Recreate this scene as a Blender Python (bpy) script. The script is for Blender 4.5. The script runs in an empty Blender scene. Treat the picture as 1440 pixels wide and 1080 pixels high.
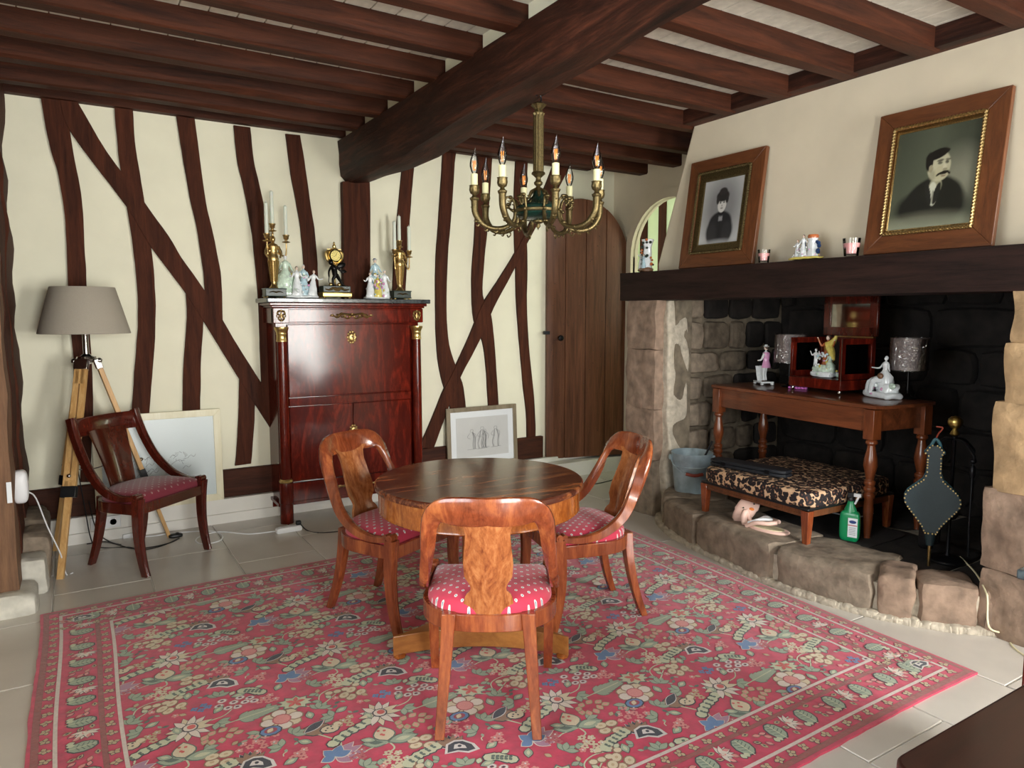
import bpy, math, random
from mathutils import Vector, Matrix, noise
random.seed(7)
PI = math.pi
S = bpy.context.scene
COL = S.collection
# ------------------------------------------------------------ camera
FPX, CH = 1003.5, 1.42
YAW, PIT = math.radians(31.83), math.radians(5.55)
cF = Vector((math.sin(YAW)*math.cos(PIT), math.cos(YAW)*math.cos(PIT), -math.sin(PIT)))
cR = Vector((math.cos(YAW), -math.sin(YAW), 0)); cU = cR.cross(cF)
cam = bpy.data.objects.new('camera', bpy.data.cameras.new('camera')); COL.objects.link(cam)
cam.matrix_world = Matrix.Translation((0, 0, CH)) @ Matrix((cR, cU, -cF)).transposed().to_4x4()
cam.data.sensor_width = 36; cam.data.lens = FPX/1440*36; cam.data.clip_start = .05
S.camera = cam
def P(u, v, x=None, y=None, z=None):
    """room point seen at pixel (u,v) on the plane x=, y= or z="""
    d = cF + cR*((u-720)/FPX) + cU*((540-v)/FPX)
    t = (z-CH)/d.z if z is not None else (x/d.x if x is not None else y/d.y)
    return Vector((0, 0, CH)) + d*t
# ------------------------------------------------------------ light and colour
def C(h, k=1.0):
    h = h.lstrip('#'); o = []
    for i in (0, 2, 4):
        c = int(h[i:i+2], 16)/255
        o.append((c/12.92 if c <= .04045 else ((c+.055)/1.055)**2.4)*k)
    return (*o, 1)
S.view_settings.view_transform = 'Standard'; S.view_settings.look = 'None'
S.view_settings.gamma = 1; S.view_settings.use_curve_mapping = False
S.view_settings.exposure = 1.3
W = bpy.data.worlds.new('sky'); S.world = W; W.use_nodes = True
W.node_tree.nodes['Background'].inputs[0].default_value = (.78, .88, 1, 1)
W.node_tree.nodes['Background'].inputs[1].default_value = 1.0
YF = -1.5     # plane of the window wall behind the camera
WINS = [(2.55, 3.5, .35, 2.2, 125), (-.1, 1.25, .12, 2.2, 90)]
def area(name, loc, rot, sx, sy, e, col):
    l = bpy.data.lights.new(name, 'AREA'); l.shape = 'RECTANGLE'; l.size = sx; l.size_y = sy
    l.energy = e; l.color = col
    o = bpy.data.objects.new(name, l); COL.objects.link(o); o.location = loc; o.rotation_euler = rot
    return o
for i, (a, b, c, d, e) in enumerate(WINS):
    area('daylight_or_fill', ((a+b)/2, YF-.3, (c+d)/2), (PI/2, 0, 0), b-a, d-c, e, (1, .985, .94))
area('daylight_or_fill', (-.78, 1.2, 1.35), (0, -PI/2, 0), 1.5, 1.6, 30, (.93, .98, 1))
# ------------------------------------------------------------ materials
MATS = {}
def newmat(name):
    m = bpy.data.materials.new(name); m.use_nodes = True
    return m, m.node_tree.nodes, m.node_tree.links, m.node_tree.nodes['Principled BSDF']
def plain(name, col, rough=.5, metal=0, coat=0, noisy=.0, nscale=40, bump=0, **kw):
    if name in MATS: return MATS[name]
    m, N, L, B = newmat(name); B.inputs['Roughness'].default_value = rough
    B.inputs['Metallic'].default_value = metal; B.inputs['Coat Weight'].default_value = coat
    c = C(col) if isinstance(col, str) else col
    B.inputs['Base Color'].default_value = c
    for k, v in kw.items(): B.inputs[k.replace('_', ' ')].default_value = v
    if noisy or bump:
        t = N.new('ShaderNodeTexCoord'); n = N.new('ShaderNodeTexNoise'); n.inputs['Scale'].default_value = nscale
        n.inputs['Detail'].default_value = 6; L.new(t.outputs['Object'], n.inputs['Vector'])
        if noisy:
            r = N.new('ShaderNodeValToRGB'); r.color_ramp.elements[0].position = .3; r.color_ramp.elements[1].position = .7
            r.color_ramp.elements[0].color = tuple(x*(1-noisy) for x in c[:3])+(1,)
            r.color_ramp.elements[1].color = tuple(min(1, x*(1+noisy)) for x in c[:3])+(1,)
            L.new(n.outputs['Fac'], r.inputs['Fac']); L.new(r.outputs['Color'], B.inputs['Base Color'])
        if bump:
            b = N.new('ShaderNodeBump'); b.inputs['Strength'].default_value = bump; b.inputs['Distance'].default_value = .01
            L.new(n.outputs['Fac'], b.inputs['Height']); L.new(b.outputs['Normal'], B.inputs['Normal'])
    MATS[name] = m; return m
def wood(name, dark, light, axis='z', scale=14, rough=.4, coat=0, bump=.15, stretch=12, mid=None, figure=0, spec=None):
    if name in MATS: return MATS[name]
    m, N, L, B = newmat(name)
    t = N.new('ShaderNodeTexCoord'); mp = N.new('ShaderNodeMapping'); L.new(t.outputs['Object'], mp.inputs['Vector'])
    sc = [scale]*3; sc['xyz'.index(axis)] = scale/stretch; mp.inputs['Scale'].default_value = sc
    n = N.new('ShaderNodeTexNoise'); n.inputs['Scale'].default_value = 1; n.inputs['Detail'].default_value = 8
    n.inputs['Roughness'].default_value = .62; n.inputs['Distortion'].default_value = .8+figure
    L.new(mp.outputs[0], n.inputs['Vector'])
    n2 = N.new('ShaderNodeTexNoise'); n2.inputs['Scale'].default_value = 6; n2.inputs['Detail'].default_value = 10
    n2.inputs['Roughness'].default_value = .75; L.new(mp.outputs[0], n2.inputs['Vector'])
    mx = N.new('ShaderNodeMix'); mx.data_type = 'FLOAT'; mx.inputs[0].default_value = .35
    L.new(n.outputs['Fac'], mx.inputs[2]); L.new(n2.outputs['Fac'], mx.inputs[3])
    r = N.new('ShaderNodeValToRGB'); e = r.color_ramp.elements; e[0].position = .33; e[1].position = .66
    e[0].color = C(dark); e[1].color = C(light)
    if mid: k = e.new(.5); k.color = C(mid)
    L.new(mx.outputs[0], r.inputs['Fac']); L.new(r.outputs['Color'], B.inputs['Base Color'])
    B.inputs['Roughness'].default_value = rough; B.inputs['Coat Weight'].default_value = coat
    B.inputs['Coat Roughness'].default_value = .08
    if spec is not None: B.inputs['Specular IOR Level'].default_value = spec
    b = N.new('ShaderNodeBump'); b.inputs['Strength'].default_value = bump; b.inputs['Distance'].default_value = .01
    L.new(mx.outputs[0], b.inputs['Height']); L.new(b.outputs['Normal'], B.inputs['Normal'])
    MATS[name] = m; return m
def spots(name, base, dots, scale, cut, rough=.85, rot=PI/4, dot2=None):
    m, N, L, B = newmat(name)
    t = N.new('ShaderNodeTexCoord'); mp = N.new('ShaderNodeMapping'); L.new(t.outputs['Object'], mp.inputs['Vector'])
    mp.inputs['Rotation'].default_value = (0, 0, rot); mp.inputs['Scale'].default_value = (scale, scale, 1)
    v = N.new('ShaderNodeTexVoronoi'); v.voronoi_dimensions = '2D'; v.inputs['Randomness'].default_value = 0.06
    v.inputs['Scale'].default_value = 1
    L.new(mp.outputs[0], v.inputs['Vector'])
    r = N.new('ShaderNodeValToRGB'); e = r.color_ramp.elements; r.color_ramp.interpolation = 'CONSTANT'
    e[0].position = 0; e[0].color = C(dot2 or dots); e[1].position = cut*.45; e[1].color = C(dots)
    k = e.new(cut); k.color = C(base); L.new(v.outputs['Distance'], r.inputs['Fac'])
    L.new(r.outputs['Color'], B.inputs['Base Color']); B.inputs['Roughness'].default_value = rough
    B.inputs['Sheen Weight'].default_value = .3
    MATS[name] = m; return m
def leopard(name):
    m, N, L, B = newmat(name)
    t = N.new('ShaderNodeTexCoord'); n = N.new('ShaderNodeTexNoise'); n.inputs['Scale'].default_value = 30
    L.new(t.outputs['Object'], n.inputs['Vector'])
    mm = N.new('ShaderNodeMix'); mm.data_type = 'RGBA'; mm.inputs[0].default_value = .03
    L.new(t.outputs['Object'], mm.inputs[6]); L.new(n.outputs['Color'], mm.inputs[7])
    v = N.new('ShaderNodeTexVoronoi'); v.inputs['Scale'].default_value = 34; v.inputs['Randomness'].default_value = .75
    L.new(mm.outputs[2], v.inputs['Vector'])
    r = N.new('ShaderNodeValToRGB'); e = r.color_ramp.elements
    e[0].position = .0; e[0].color = C('#7d5540'); e[1].position = 1; e[1].color = C('#d8b795')
    for p_, c_ in ((.20, '#6d4634'), (.27, '#1a1216'), (.57, '#1a1216'), (.63, '#d0aa86')):
        k = e.new(p_); k.color = C(c_)
    L.new(v.outputs['Distance'], r.inputs['Fac']); L.new(r.outputs['Color'], B.inputs['Base Color'])
    B.inputs['Roughness'].default_value = .7
    MATS[name] = m; return m
def attrmat(name, rough=.8, noisy=.12, nscale=300, sheen=0, bump=0):
    m, N, L, B = newmat(name)
    a = N.new('ShaderNodeAttribute'); a.attribute_name = 'col'
    t = N.new('ShaderNodeTexCoord'); n = N.new('ShaderNodeTexNoise'); n.inputs['Scale'].default_value = nscale; n.inputs['Detail'].default_value = 3
    L.new(t.outputs['Object'], n.inputs['Vector'])
    mr = N.new('ShaderNodeMapRange'); mr.inputs[1].default_value = .3; mr.inputs[2].default_value = .7
    mr.inputs[3].default_value = 1-noisy; mr.inputs[4].default_value = 1+noisy; L.new(n.outputs['Fac'], mr.inputs[0])
    mx = N.new('ShaderNodeVectorMath'); mx.operation = 'SCALE'
    L.new(a.outputs['Color'], mx.inputs[0]); L.new(mr.outputs[0], mx.inputs['Scale'])
    L.new(mx.outputs[0], B.inputs['Base Color']); B.inputs['Roughness'].default_value = rough
    B.inputs['Sheen Weight'].default_value = sheen
    if bump:
        b = N.new('ShaderNodeBump'); b.inputs['Strength'].default_value = bump; b.inputs['Distance'].default_value = .003
        L.new(n.outputs['Fac'], b.inputs['Height']); L.new(b.outputs['Normal'], B.inputs['Normal'])
    MATS[name] = m; return m
def glassy(name, tint=(1, 1, 1, 1), a=.12):
    """thin clear pane: mostly see-through with a sharp sheen"""
    m, N, L, B = newmat(name); N.remove(B)
    tr = N.new('ShaderNodeBsdfTransparent'); tr.inputs[0].default_value = tint
    g = N.new('ShaderNodeBsdfGlossy'); g.inputs['Roughness'].default_value = .03
    f = N.new('ShaderNodeFresnel'); f.inputs[0].default_value = 1.45
    ad = N.new('ShaderNodeMath'); ad.operation = 'ADD'; ad.inputs[1].default_value = a; L.new(f.outputs[0], ad.inputs[0])
    mx = N.new('ShaderNodeMixShader'); L.new(ad.outputs[0], mx.inputs[0]); L.new(tr.outputs[0], mx.inputs[1]); L.new(g.outputs[0], mx.inputs[2])
    L.new(mx.outputs[0], N['Material Output'].inputs['Surface']); MATS[name] = m; return m
M = dict(
 plaster=plain('lime_plaster', '#e9e6d0', .9, noisy=.03, nscale=5, bump=.25),
 plaster2=plain('breast_plaster', '#d9cdb6', .9, noisy=.03, nscale=6, bump=.25),
 green_plaster=plain('pale_green_plaster', '#dfe6b8', .9, noisy=.03, nscale=6),
 white=plain('white_paint', '#e8e6e0', .5, noisy=.02, nscale=10),
 board=plain('white_board', '#cfc9bc', .6, noisy=.12, nscale=25),
 tile=plain('grey_tile', '#cdc8c0', .25, noisy=.06, nscale=4, bump=.02),
 grout=plain('grout', '#e4e2dc', .8),
 oakz=wood('dark_oak_upright', '#221009', '#572d1c', 'z', 22, .7, bump=.5, spec=.15),
 oakx=wood('dark_oak_joist', '#1f0e08', '#532b1a', 'x', 20, .6, bump=.5, spec=.2),
 oaky=wood('dark_oak_beam', '#150a07', '#5a3122', 'y', 16, .6, bump=1.0, mid='#341a11', stretch=9, spec=.2),
 mantel=wood('mantel_oak', '#120a08', '#33201b', 'y', 24, .6, bump=.4, spec=.2),
 oldpost=wood('worn_oak', '#4a3021', '#8a6547', 'z', 18, .7, bump=.6),
 door=wood('door_oak', '#43220f', '#7d4f36', 'z', 26, .42, bump=.2, stretch=16),
 mah=wood('mahogany_red', '#420f0a', '#842616', 'z', 9, .13, .0, .02, 4, '#54160c', 1.5, spec=.32),
 chairw=wood('chair_mahogany', '#58220f', '#ad6336', 'z', 18, .22, .5, .04, 6, '#864225'),
 chaird=wood('chair_dark_mahogany', '#2e0d08', '#5e2014', 'z', 16, .2, .7, .04, 6),
 splat=wood('flame_veneer', '#6e331b', '#c08050', 'z', 20, .22, .5, .03, 3, '#a05f34', 1.4),
 splatd=wood('flame_veneer_dark', '#2e0f09', '#57200f', 'z', 22, .2, .7, .03, 3),
 ttop=wood('rosewood_top', '#3a190f', '#b06c3e', 'x', 12, .2, .1, .03, 7, '#54281a', 1.2),
 tapr=wood('table_side', '#6f3414', '#bb7434', 'z', 22, .2, .6, .04, 3, '#95501f', 1.0),
 tbase=wood('table_base', '#7d4a22', '#b57a3e', 'x', 14, .3, .4, .04, 8),
 oldtab=wood('old_table_wood', '#4a2414', '#8a4c2c', 'y', 18, .35, .3, .1, 10),
 oldleg=wood('old_leg_wood', '#4c2010', '#8e4c28', 'z', 18, .3, .4, .06, 6),
 fgtab=wood('dark_foreground_wood', '#1a0806', '#3a1811', 'x', 14, .35, .2, .05, 10),
 pine=wood('pine', '#b4844a', '#dcb47a', 'z', 30, .45, .1, .05, 14),
 framew=wood('frame_oak', '#4a2613', '#7b4928', 'z', 30, .4, .2, .1, 10),
 framex=wood('frame_oak_across', '#4a2613', '#7b4928', 'y', 30, .4, .2, .1, 10),
 palewood=wood('pale_gilt_frame', '#ddd6b4', '#f0ebd2', 'z', 20, .45, .1, .05, 8),
 greyframe=wood('grey_gilt_frame', '#6c5f4b', '#93866f', 'z', 24, .4, .1, .05, 8),
 gold=plain('gilt_bronze', '#dcc080', .3, 1, noisy=.15, nscale=120),
 gold2=plain('ormolu', '#b59a68', .34, 1, noisy=.35, nscale=160),
 brass=plain('polished_brass', '#bfa965', .3, 1), dialg=plain('gilt_dial', '#c6b76a', .4, .3, noisy=.2, nscale=200), studs=plain('stud_brass', '#c9b27a', .4, .5),
 oldbrass=plain('aged_brass', '#6e6040', .42, .85, noisy=.4, nscale=150),
 bronze=plain('dark_bronze', '#12100f', .3, .7),
 iron=plain('black_iron', '#15161a', .4, .6),
 chrome=plain('chrome', '#c8c8c8', .12, 1),
 zinc=plain('galvanised_zinc', '#9db0b9', .36, .35, noisy=.2, nscale=18),
 green=plain('dark_green_lacquer', '#123028', .25, .1, .5),
 gmarble=plain('green_marble', '#1d2e26', .35, 0, .0, noisy=.5, nscale=60),
 marble=plain('grey_marble', '#343a3c', .22, 0, .3, noisy=.8, nscale=34),
 marble2=plain('blue_grey_marble', '#4d5a60', .3, 0, .2, noisy=.6, nscale=24),
 candle=plain('white_wax', '#dfe6da', .5, Subsurface_Weight=.1),
 sleeve=plain('cream_sleeve', '#e9e6b8', .5),
 linen=plain('grey_linen', '#a8a093', .9, noisy=.08, nscale=400, bump=.2),
 porcelain=plain('porcelain', '#e8edf0', .12, 0, .6, noisy=.08, nscale=50),
 pblue=plain('porcelain_blue', '#b9d5e0', .15, 0, .6, noisy=.2, nscale=60),
 pgreen=plain('porcelain_green', '#c8dccb', .15, 0, .6, noisy=.3, nscale=60),
 ppink=plain('porcelain_pink', '#d99cc4', .15, 0, .6, noisy=.1, nscale=60),
 pyell=plain('porcelain_yellow', '#dccb6a', .15, 0, .6, noisy=.15, nscale=60),
 porange=plain('porcelain_orange', '#b9683c', .2, 0, .5, noisy=.2, nscale=60),
 pbrown=plain('porcelain_brown', '#7a5a44', .25, 0, .5, noisy=.3, nscale=60),
 pskin=plain('porcelain_skin', '#e9d2c2', .2, 0, .5),
 pnavy=plain('porcelain_navy', '#27406c', .2, 0, .5, noisy=.2, nscale=60),
 hair=plain('figurine_hair', '#59463a', .5),
 cushion=spots('pink_seat_fabric', '#c4314e', '#dfe3dc', 31, .17, dot2='#6c7f94'),
 cushdk=spots('dark_red_seat_fabric', '#7c2034', '#a98f8a', 31, .14, dot2='#6a5058'),
 leopard=leopard('leopard_fabric'),
 blackp=plain('black_plastic', '#131518', .4),
 casebl=plain('black_case', '#16191f', .55, noisy=.2, nscale=200),
 whitep=plain('white_plastic', '#e9ebee', .35),
 stone=plain('grey_brown_stone', '#8a7c6c', .9, noisy=.34, nscale=16, bump=1.0),
 stonered=plain('reddish_stone', '#8d7766', .9, noisy=.34, nscale=14, bump=1.0),
 stonetan=plain('tan_stone', '#a98d6a', .9, noisy=.25, nscale=14, bump=1.0),
 stonedk=plain('smoked_stone', '#6a5e50', .9, noisy=.4, nscale=16, bump=1.0),
 soot=plain('sooty_stone', '#221d1a', .95, noisy=.5, nscale=10, bump=1.0),
 mortar=plain('lime_mortar', '#b8ae9d', .95, noisy=.22, nscale=26, bump=.8),
 mortdk=plain('smoked_mortar', '#776c5c', .95, noisy=.35, nscale=16, bump=.8),
 pale=plain('pale_block', '#cbc8bd', .85, noisy=.18, nscale=14, bump=.8),
 rugbase=plain('crimson_wool', '#bf254d', .9, noisy=.2, nscale=22, bump=.3, Sheen_Weight=.3),
 rugband=plain('brick_wool', '#8e4440', .9, noisy=.14, nscale=60, bump=.3, Sheen_Weight=.3),
 rugline=plain('ivory_wool', '#cdbfb8', .9, noisy=.1, nscale=80, Sheen_Weight=.3),
 emb=attrmat('embroidery_wool', .9, .14, 500, .3, .5),
 print=attrmat('printed_paper', .35, .03, 300),
 leather=plain('dark_teal_leather', '#16292f', .5, noisy=.15, nscale=200),
 pinks=plain('pink_foam', '#f0cbbd', .6), cream=plain('cream_lining', '#e4ddb8', .7),
 orange=plain('orange_dot', '#ee8a3c', .6), bottle=plain('green_bottle_plastic', '#0f8a56', .3, 0, .2),
 labelw=plain('white_label', '#dfe4ea', .5), labelb=plain('blue_print', '#26407c', .5), labelr=plain('red_print', '#b3262a', .5),
 pinkbar=plain('pink_plastic', '#e27ad0', .4), wax=plain('pink_wax', '#e7a9a8', .5),
 redw=plain('red_handle_wood', '#8c3a2a', .5), paper=plain('white_paper', '#e6e9ea', .7), sketchp=plain('aged_paper', '#cdcdca', .7, noisy=.03, nscale=12),
 paperb=plain('cool_grey_mount', '#c3cdce', .6), ink=plain('grey_ink', '#6c6c6e', .8),
 shadep=plain('taupe_shade', '#8b7f7d', .5), grass=plain('grass', '#5d8a32', .9, noisy=.3, nscale=3), hedge=plain('hedge_leaves', '#4f7d2c', .8, noisy=.5, nscale=6),
 cream_wall=plain('rear_plaster', '#e6e1d2', .9), teal=plain('teal_paint', '#2d5a66', .4), mat=plain('hearth_mat', '#2a2524', .8, noisy=.3, nscale=20),
)
M['glass'] = glassy('clear_glass', a=0); M['bulb'] = glassy('bulb_glass', (.96, .97, .99, 1), .03)
M['satin'] = glassy('picture_glass', a=0); M['satin'].node_tree.nodes['Glossy BSDF'].inputs['Roughness'].default_value = .3; M['film'] = glassy('crinkled_film', (1, 1, 1, 1), .14)
fm, fN, fL = M['film'], M['film'].node_tree.nodes, M['film'].node_tree.links
_n = fN.new('ShaderNodeTexNoise'); _n.inputs['Scale'].default_value = 14; _n.inputs['Distortion'].default_value = 1.5
_b = fN.new('ShaderNodeBump'); _b.inputs['Strength'].default_value = 1; _b.inputs['Distance'].default_value = .05
_t = fN.new('ShaderNodeTexCoord'); fL.new(_t.outputs['Object'], _n.inputs['Vector']); fL.new(_n.outputs['Fac'], _b.inputs['Height'])
for n_ in fN:
    if n_.type == 'BSDF_GLOSSY': fL.new(_b.outputs['Normal'], n_.inputs['Normal']); n_.inputs['Roughness'].default_value = .15
fil = plain('warm_filament', '#e08a2c', .5); fil.node_tree.nodes['Principled BSDF'].inputs['Emission Color'].default_value = C('#e0882c')
fil.node_tree.nodes['Principled BSDF'].inputs['Emission Strength'].default_value = .25; M['filament'] = fil
mirr = plain('old_mirror', '#a8aaa0', .05, 1); M['mirror'] = mirr
# ------------------------------------------------------------ mesh helper
def ortho(t):
    t = t.normalized(); a = Vector((0, 0, 1)) if abs(t.z) < .9 else Vector((1, 0, 0))
    n = t.cross(a).normalized(); return n, t.cross(n).normalized()
def smoothpath(pts, k=6):
    pts = [Vector(p) for p in pts]
    if len(pts) < 3: return pts
    o = []; e = [pts[0]*2-pts[1]]+pts+[pts[-1]*2-pts[-2]]
    for i in range(1, len(e)-2):
        for j in range(k):
            t = j/k; a, b, c, d = e[i-1], e[i], e[i+1], e[i+2]
            o.append(.5*((2*b)+(c-a)*t+(2*a-5*b+4*c-d)*t*t+(3*b-a-3*c+d)*t**3))
    o.append(pts[-1]); return o
class MB:
    def __init__(s): s.v = []; s.f = []; s.m = []; s.T = Matrix.Identity(4)
    def add(s, vs, fs, m=0):
        b = len(s.v); s.v += [s.T @ Vector(v) for v in vs]
        s.f += [tuple(i+b for i in f) for f in fs]; s.m += [m]*len(fs); return s
    def box(s, c, d, m=0, rz=0, R=None):
        x, y, z = d[0]/2, d[1]/2, d[2]/2; R = R or Matrix.Rotation(rz, 3, 'Z'); c = Vector(c)
        vs = [c+R @ Vector((i*x, j*y, k*z)) for i in (-1, 1) for j in (-1, 1) for k in (-1, 1)]
        return s.add(vs, [(0, 1, 3, 2), (4, 6, 7, 5), (0, 4, 5, 1), (2, 3, 7, 6), (0, 2, 6, 4), (1, 5, 7, 3)], m)
    def bb(s, x0, x1, y0, y1, z0, z1, m=0): return s.box(((x0+x1)/2, (y0+y1)/2, (z0+z1)/2), (x1-x0, y1-y0, z1-z0), m)
    def rings(s, rs, m=0, cap=True):
        n = len(rs[0]); vs = [p for r in rs for p in r]; fs = []
        for i in range(len(rs)-1):
            for j in range(n): fs.append((i*n+j, i*n+(j+1) % n, (i+1)*n+(j+1) % n, (i+1)*n+j))
        if cap: fs.append(tuple(range(n))[::-1]); fs.append(tuple((len(rs)-1)*n+j for j in range(n)))
        return s.add(vs, fs, m)
    def tube(s, pts, rad, m=0, seg=8, sm=0, cap=True):
        pts = [Vector(p) for p in pts]
        if sm: 
            if not isinstance(rad, (int, float)):
                r0 = list(rad); k = len(pts)-1; npts = smoothpath(pts, sm); rad = []
                for i in range(len(npts)):
                    t = i/(len(npts)-1)*k; a = min(int(t), k-1); rad.append(r0[a]+(r0[a+1]-r0[a])*(t-a))
                pts = npts
            else: pts = smoothpath(pts, sm)
        if isinstance(rad, (int, float)): rad = [rad]*len(pts)
        rs = []; n = None
        for i, p in enumerate(pts):
            t = (pts[min(i+1, len(pts)-1)]-pts[max(i-1, 0)]).normalized()
            if n is None: n, b = ortho(t)
            else: n = (n-t*n.dot(t)).normalized()
            b = t.cross(n)
            rs.append([p+(n*math.cos(2*PI*k/seg)+b*math.sin(2*PI*k/seg))*rad[i] for k in range(seg)])
        return s.rings(rs, m, cap)
    def lathe(s, prof, c=(0, 0, 0), m=0, seg=20, ax=None, sq=1, flute=0, fn=0):
        c = Vector(c); R = Matrix.Identity(3)
        if ax is not None: R = Vector((0, 0, 1)).rotation_difference(Vector(ax)).to_matrix()
        rs = []
        for r, z in prof:
            r = max(r, 1e-4); q = []
            for k in range(seg):
                a = 2*PI*k/seg; rr = r*(1+flute*math.cos(fn*a)) if fn else r
                q.append(c+R @ Vector((rr*math.cos(a), rr*math.sin(a)*sq, z)))
            rs.append(q)
        return s.rings(rs, m)
    def ell(s, c, r, m=0, seg=12, rg=8, R=None):
        c = Vector(c); r = (r,)*3 if isinstance(r, (int, float)) else r; R = R or Matrix.Identity(3); rs = []
        for i in range(rg+1):
            t = PI*i/rg; q = max(math.sin(t), .002)
            rs.append([c+R @ Vector((r[0]*q*math.cos(2*PI*k/seg), r[1]*q*math.sin(2*PI*k/seg), -r[2]*math.cos(t))) for k in range(seg)])
        return s.rings(rs, m)
    def prism(s, poly, z0, z1, m=0, T=None):
        n = len(poly); T = T or Matrix.Identity(4)
        vs = [T @ Vector((x, y, z0)) for x, y in poly]+[T @ Vector((x, y, z1)) for x, y in poly]
        fs = [tuple(range(n))[::-1], tuple(range(n, 2*n))]+[(i, (i+1) % n, n+(i+1) % n, n+i) for i in range(n)]
        return s.add(vs, fs, m)
    def band(s, secs, m=0, k=6):
        """secs: (centre, W vector, half width, N vector, half thickness) -> smooth moulded bar"""
        def cr(vals):
            return smoothpath(vals, k)
        cs = cr([Vector(a[0]) for a in secs]); ws = cr([Vector(a[1]) for a in secs]); ns = cr([Vector(a[3]) for a in secs])
        hs = cr([Vector((a[2], a[4], 0)) for a in secs]); rs = []
        for i, (c, w, h) in enumerate(zip(cs, ws, hs)):
            t = (cs[min(i+1, len(cs)-1)]-cs[max(i-1, 0)]).normalized(); w = (w-t*w.dot(t)).normalized(); n = t.cross(w)
            q = []
            for a, b in ((1, .45), (.75, 1), (-.75, 1), (-1, .45), (-1, -.45), (-.75, -1), (.75, -1), (1, -.45)):
                q.append(c+w*(a*h.x)+n*(b*h.y))
            rs.append(q)
        return s.rings(rs, m)
    def super(s, c, d, p=7, n=5, amp=.01, fr=6, m=0, R=None, seed=0):
        """rounded rough block"""
        c = Vector(c); R = R or Matrix.Identity(3); vs = []; idx = {}; fs = []
        def gv(q):
            key = tuple(round(t*n) for t in q)
            if key in idx: return idx[key]
            L = (abs(q[0])**p+abs(q[1])**p+abs(q[2])**p)**(1/p)
            w = Vector((q[0]*d[0]/2, q[1]*d[1]/2, q[2]*d[2]/2))/L
            nn = Vector((noise.noise(w*fr+Vector((seed*7.3, i*11.1, 0))) for i in range(3)))
            idx[key] = len(vs); vs.append(c+R @ (w+nn*amp)); return idx[key]
        for ax in range(3):
            for sg in (-1, 1):
                for i in range(n):
                    for j in range(n):
                        qs = []
                        for a, b in ((i, j), (i+1, j), (i+1, j+1), (i, j+1)):
                            q = [0, 0, 0]; q[ax] = sg; q[(ax+1) % 3] = -1+2*a/n; q[(ax+2) % 3] = -1+2*b/n; qs.append(gv(q))
                        fs.append(tuple(qs) if sg > 0 else tuple(qs[::-1]))
        return s.add(vs, fs, m)
    def build(s, name, mats, parent=None, bevel=0, sharp=38, seg=2):
        me = bpy.data.meshes.new(name); me.from_pydata([tuple(v) for v in s.v], [], s.f)
        if not isinstance(mats, (list, tuple)): mats = [mats]
        for q in mats: me.materials.append(M[q] if isinstance(q, str) else q)
        me.polygons.foreach_set('material_index', s.m); me.polygons.foreach_set('use_smooth', [True]*len(s.f))
        me.validate(); me.update(); me.set_sharp_from_angle(angle=math.radians(sharp))
        o = bpy.data.objects.new(name, me); COL.objects.link(o)
        if parent is not None: o.parent = parent
        if bevel:
            b = o.modifiers.new('bevel', 'BEVEL'); b.width = bevel; b.segments = seg; b.limit_method = 'ANGLE'; b.angle_limit = math.radians(40)
            b.harden_normals = False
        return o
def tag(o, label, cat, group=None):
    o['label'] = label; o['category'] = cat
    if group: o['group'] = group
    return o
def thing(name, label, cat, loc=(0, 0, 0), rz=0, group=None):
    o = bpy.data.objects.new(name, None); COL.objects.link(o); o.location = loc; o.rotation_euler = (0, 0, rz)
    o.empty_display_size = .1
    return tag(o, label, cat, group)
def struct(o): o['kind'] = 'structure'; return o
def sempty(name):
    o = bpy.data.objects.new(name, None); COL.objects.link(o); o.empty_display_size = .1; return struct(o)
def copytree(o, parent=None):
    c = o.copy(); COL.objects.link(c)
    if parent is not None: c.parent = parent
    for ch in list(o.children): copytree(ch, c)
    return c
def share(src, parent, loc=None, rz=None, scale=None):
    c = src.copy(); COL.objects.link(c); c.parent = parent
    if loc is not None: c.location = loc
    if rz is not None: c.rotation_euler = (0, 0, rz)
    if scale is not None: c.scale = scale
    return c
YB = 5.15      # back wall plane
XR = 4.29      # recess wall
XL = -.30
# ============================================================ SETTING
# ---- floor and tiles
fl = struct(MB().bb(XL-.4, 5.6, YF-.1, 6.1, -.12, -.004).build('floor', 'grout'))
tm = MB().box((0, 0, -.003), (.4375, .6525, .014)).build('floor_tile', 'tile', fl, bevel=.002, seg=1); first = True
for i in range(-1, 11):
    for j in range(-1, 10):
        x = -.354+.445*i; y = 5.18-.66*j-(.33 if i % 2 == 0 else 0)
        if y < YF or y > 5.6: continue
        if first: tm.location = (x, y, 0); first = False
        else: share(tm, fl, (x, y, 0))
# ---- back wall
wb = struct(MB().bb(XL-.1, XR+.3, YB, YB+.2, 0, 2.9).build('wall_back', 'plaster'))
yS = YB-.022
def timber(name, L, R, mat='oakz', yf=yS, parent=None):
    l = smoothpath([P(u, v, y=yf) for u, v in L], 4); r = smoothpath([P(u, v, y=yf) for u, v in R], 4)
    poly = [(p.x, p.z) for p in l]+[(p.x, p.z) for p in reversed(r)]
    T = Matrix(((1, 0, 0, 0), (0, 0, -1, 0), (0, 1, 0, 0), (0, 0, 0, 1)))
    poly = [(x+.003*noise.noise(Vector((x*9, z*9, 3))), z) for x, z in poly]
    return MB().prism(poly, -(YB+.02), -yf, T=T).build(name, mat, parent or wb)
timber('stud', [(57, 136), (68, 197), (82, 247), (90, 293), (93, 333), (95, 380), (97, 430), (102, 490), (110, 560), (114, 610), (113, 678)],
       [(92, 140), (103, 213), (112, 260), (117, 300), (119, 350), (121, 380), (123, 430), (128, 490), (131, 560), (130, 610), (126, 678)])
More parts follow.
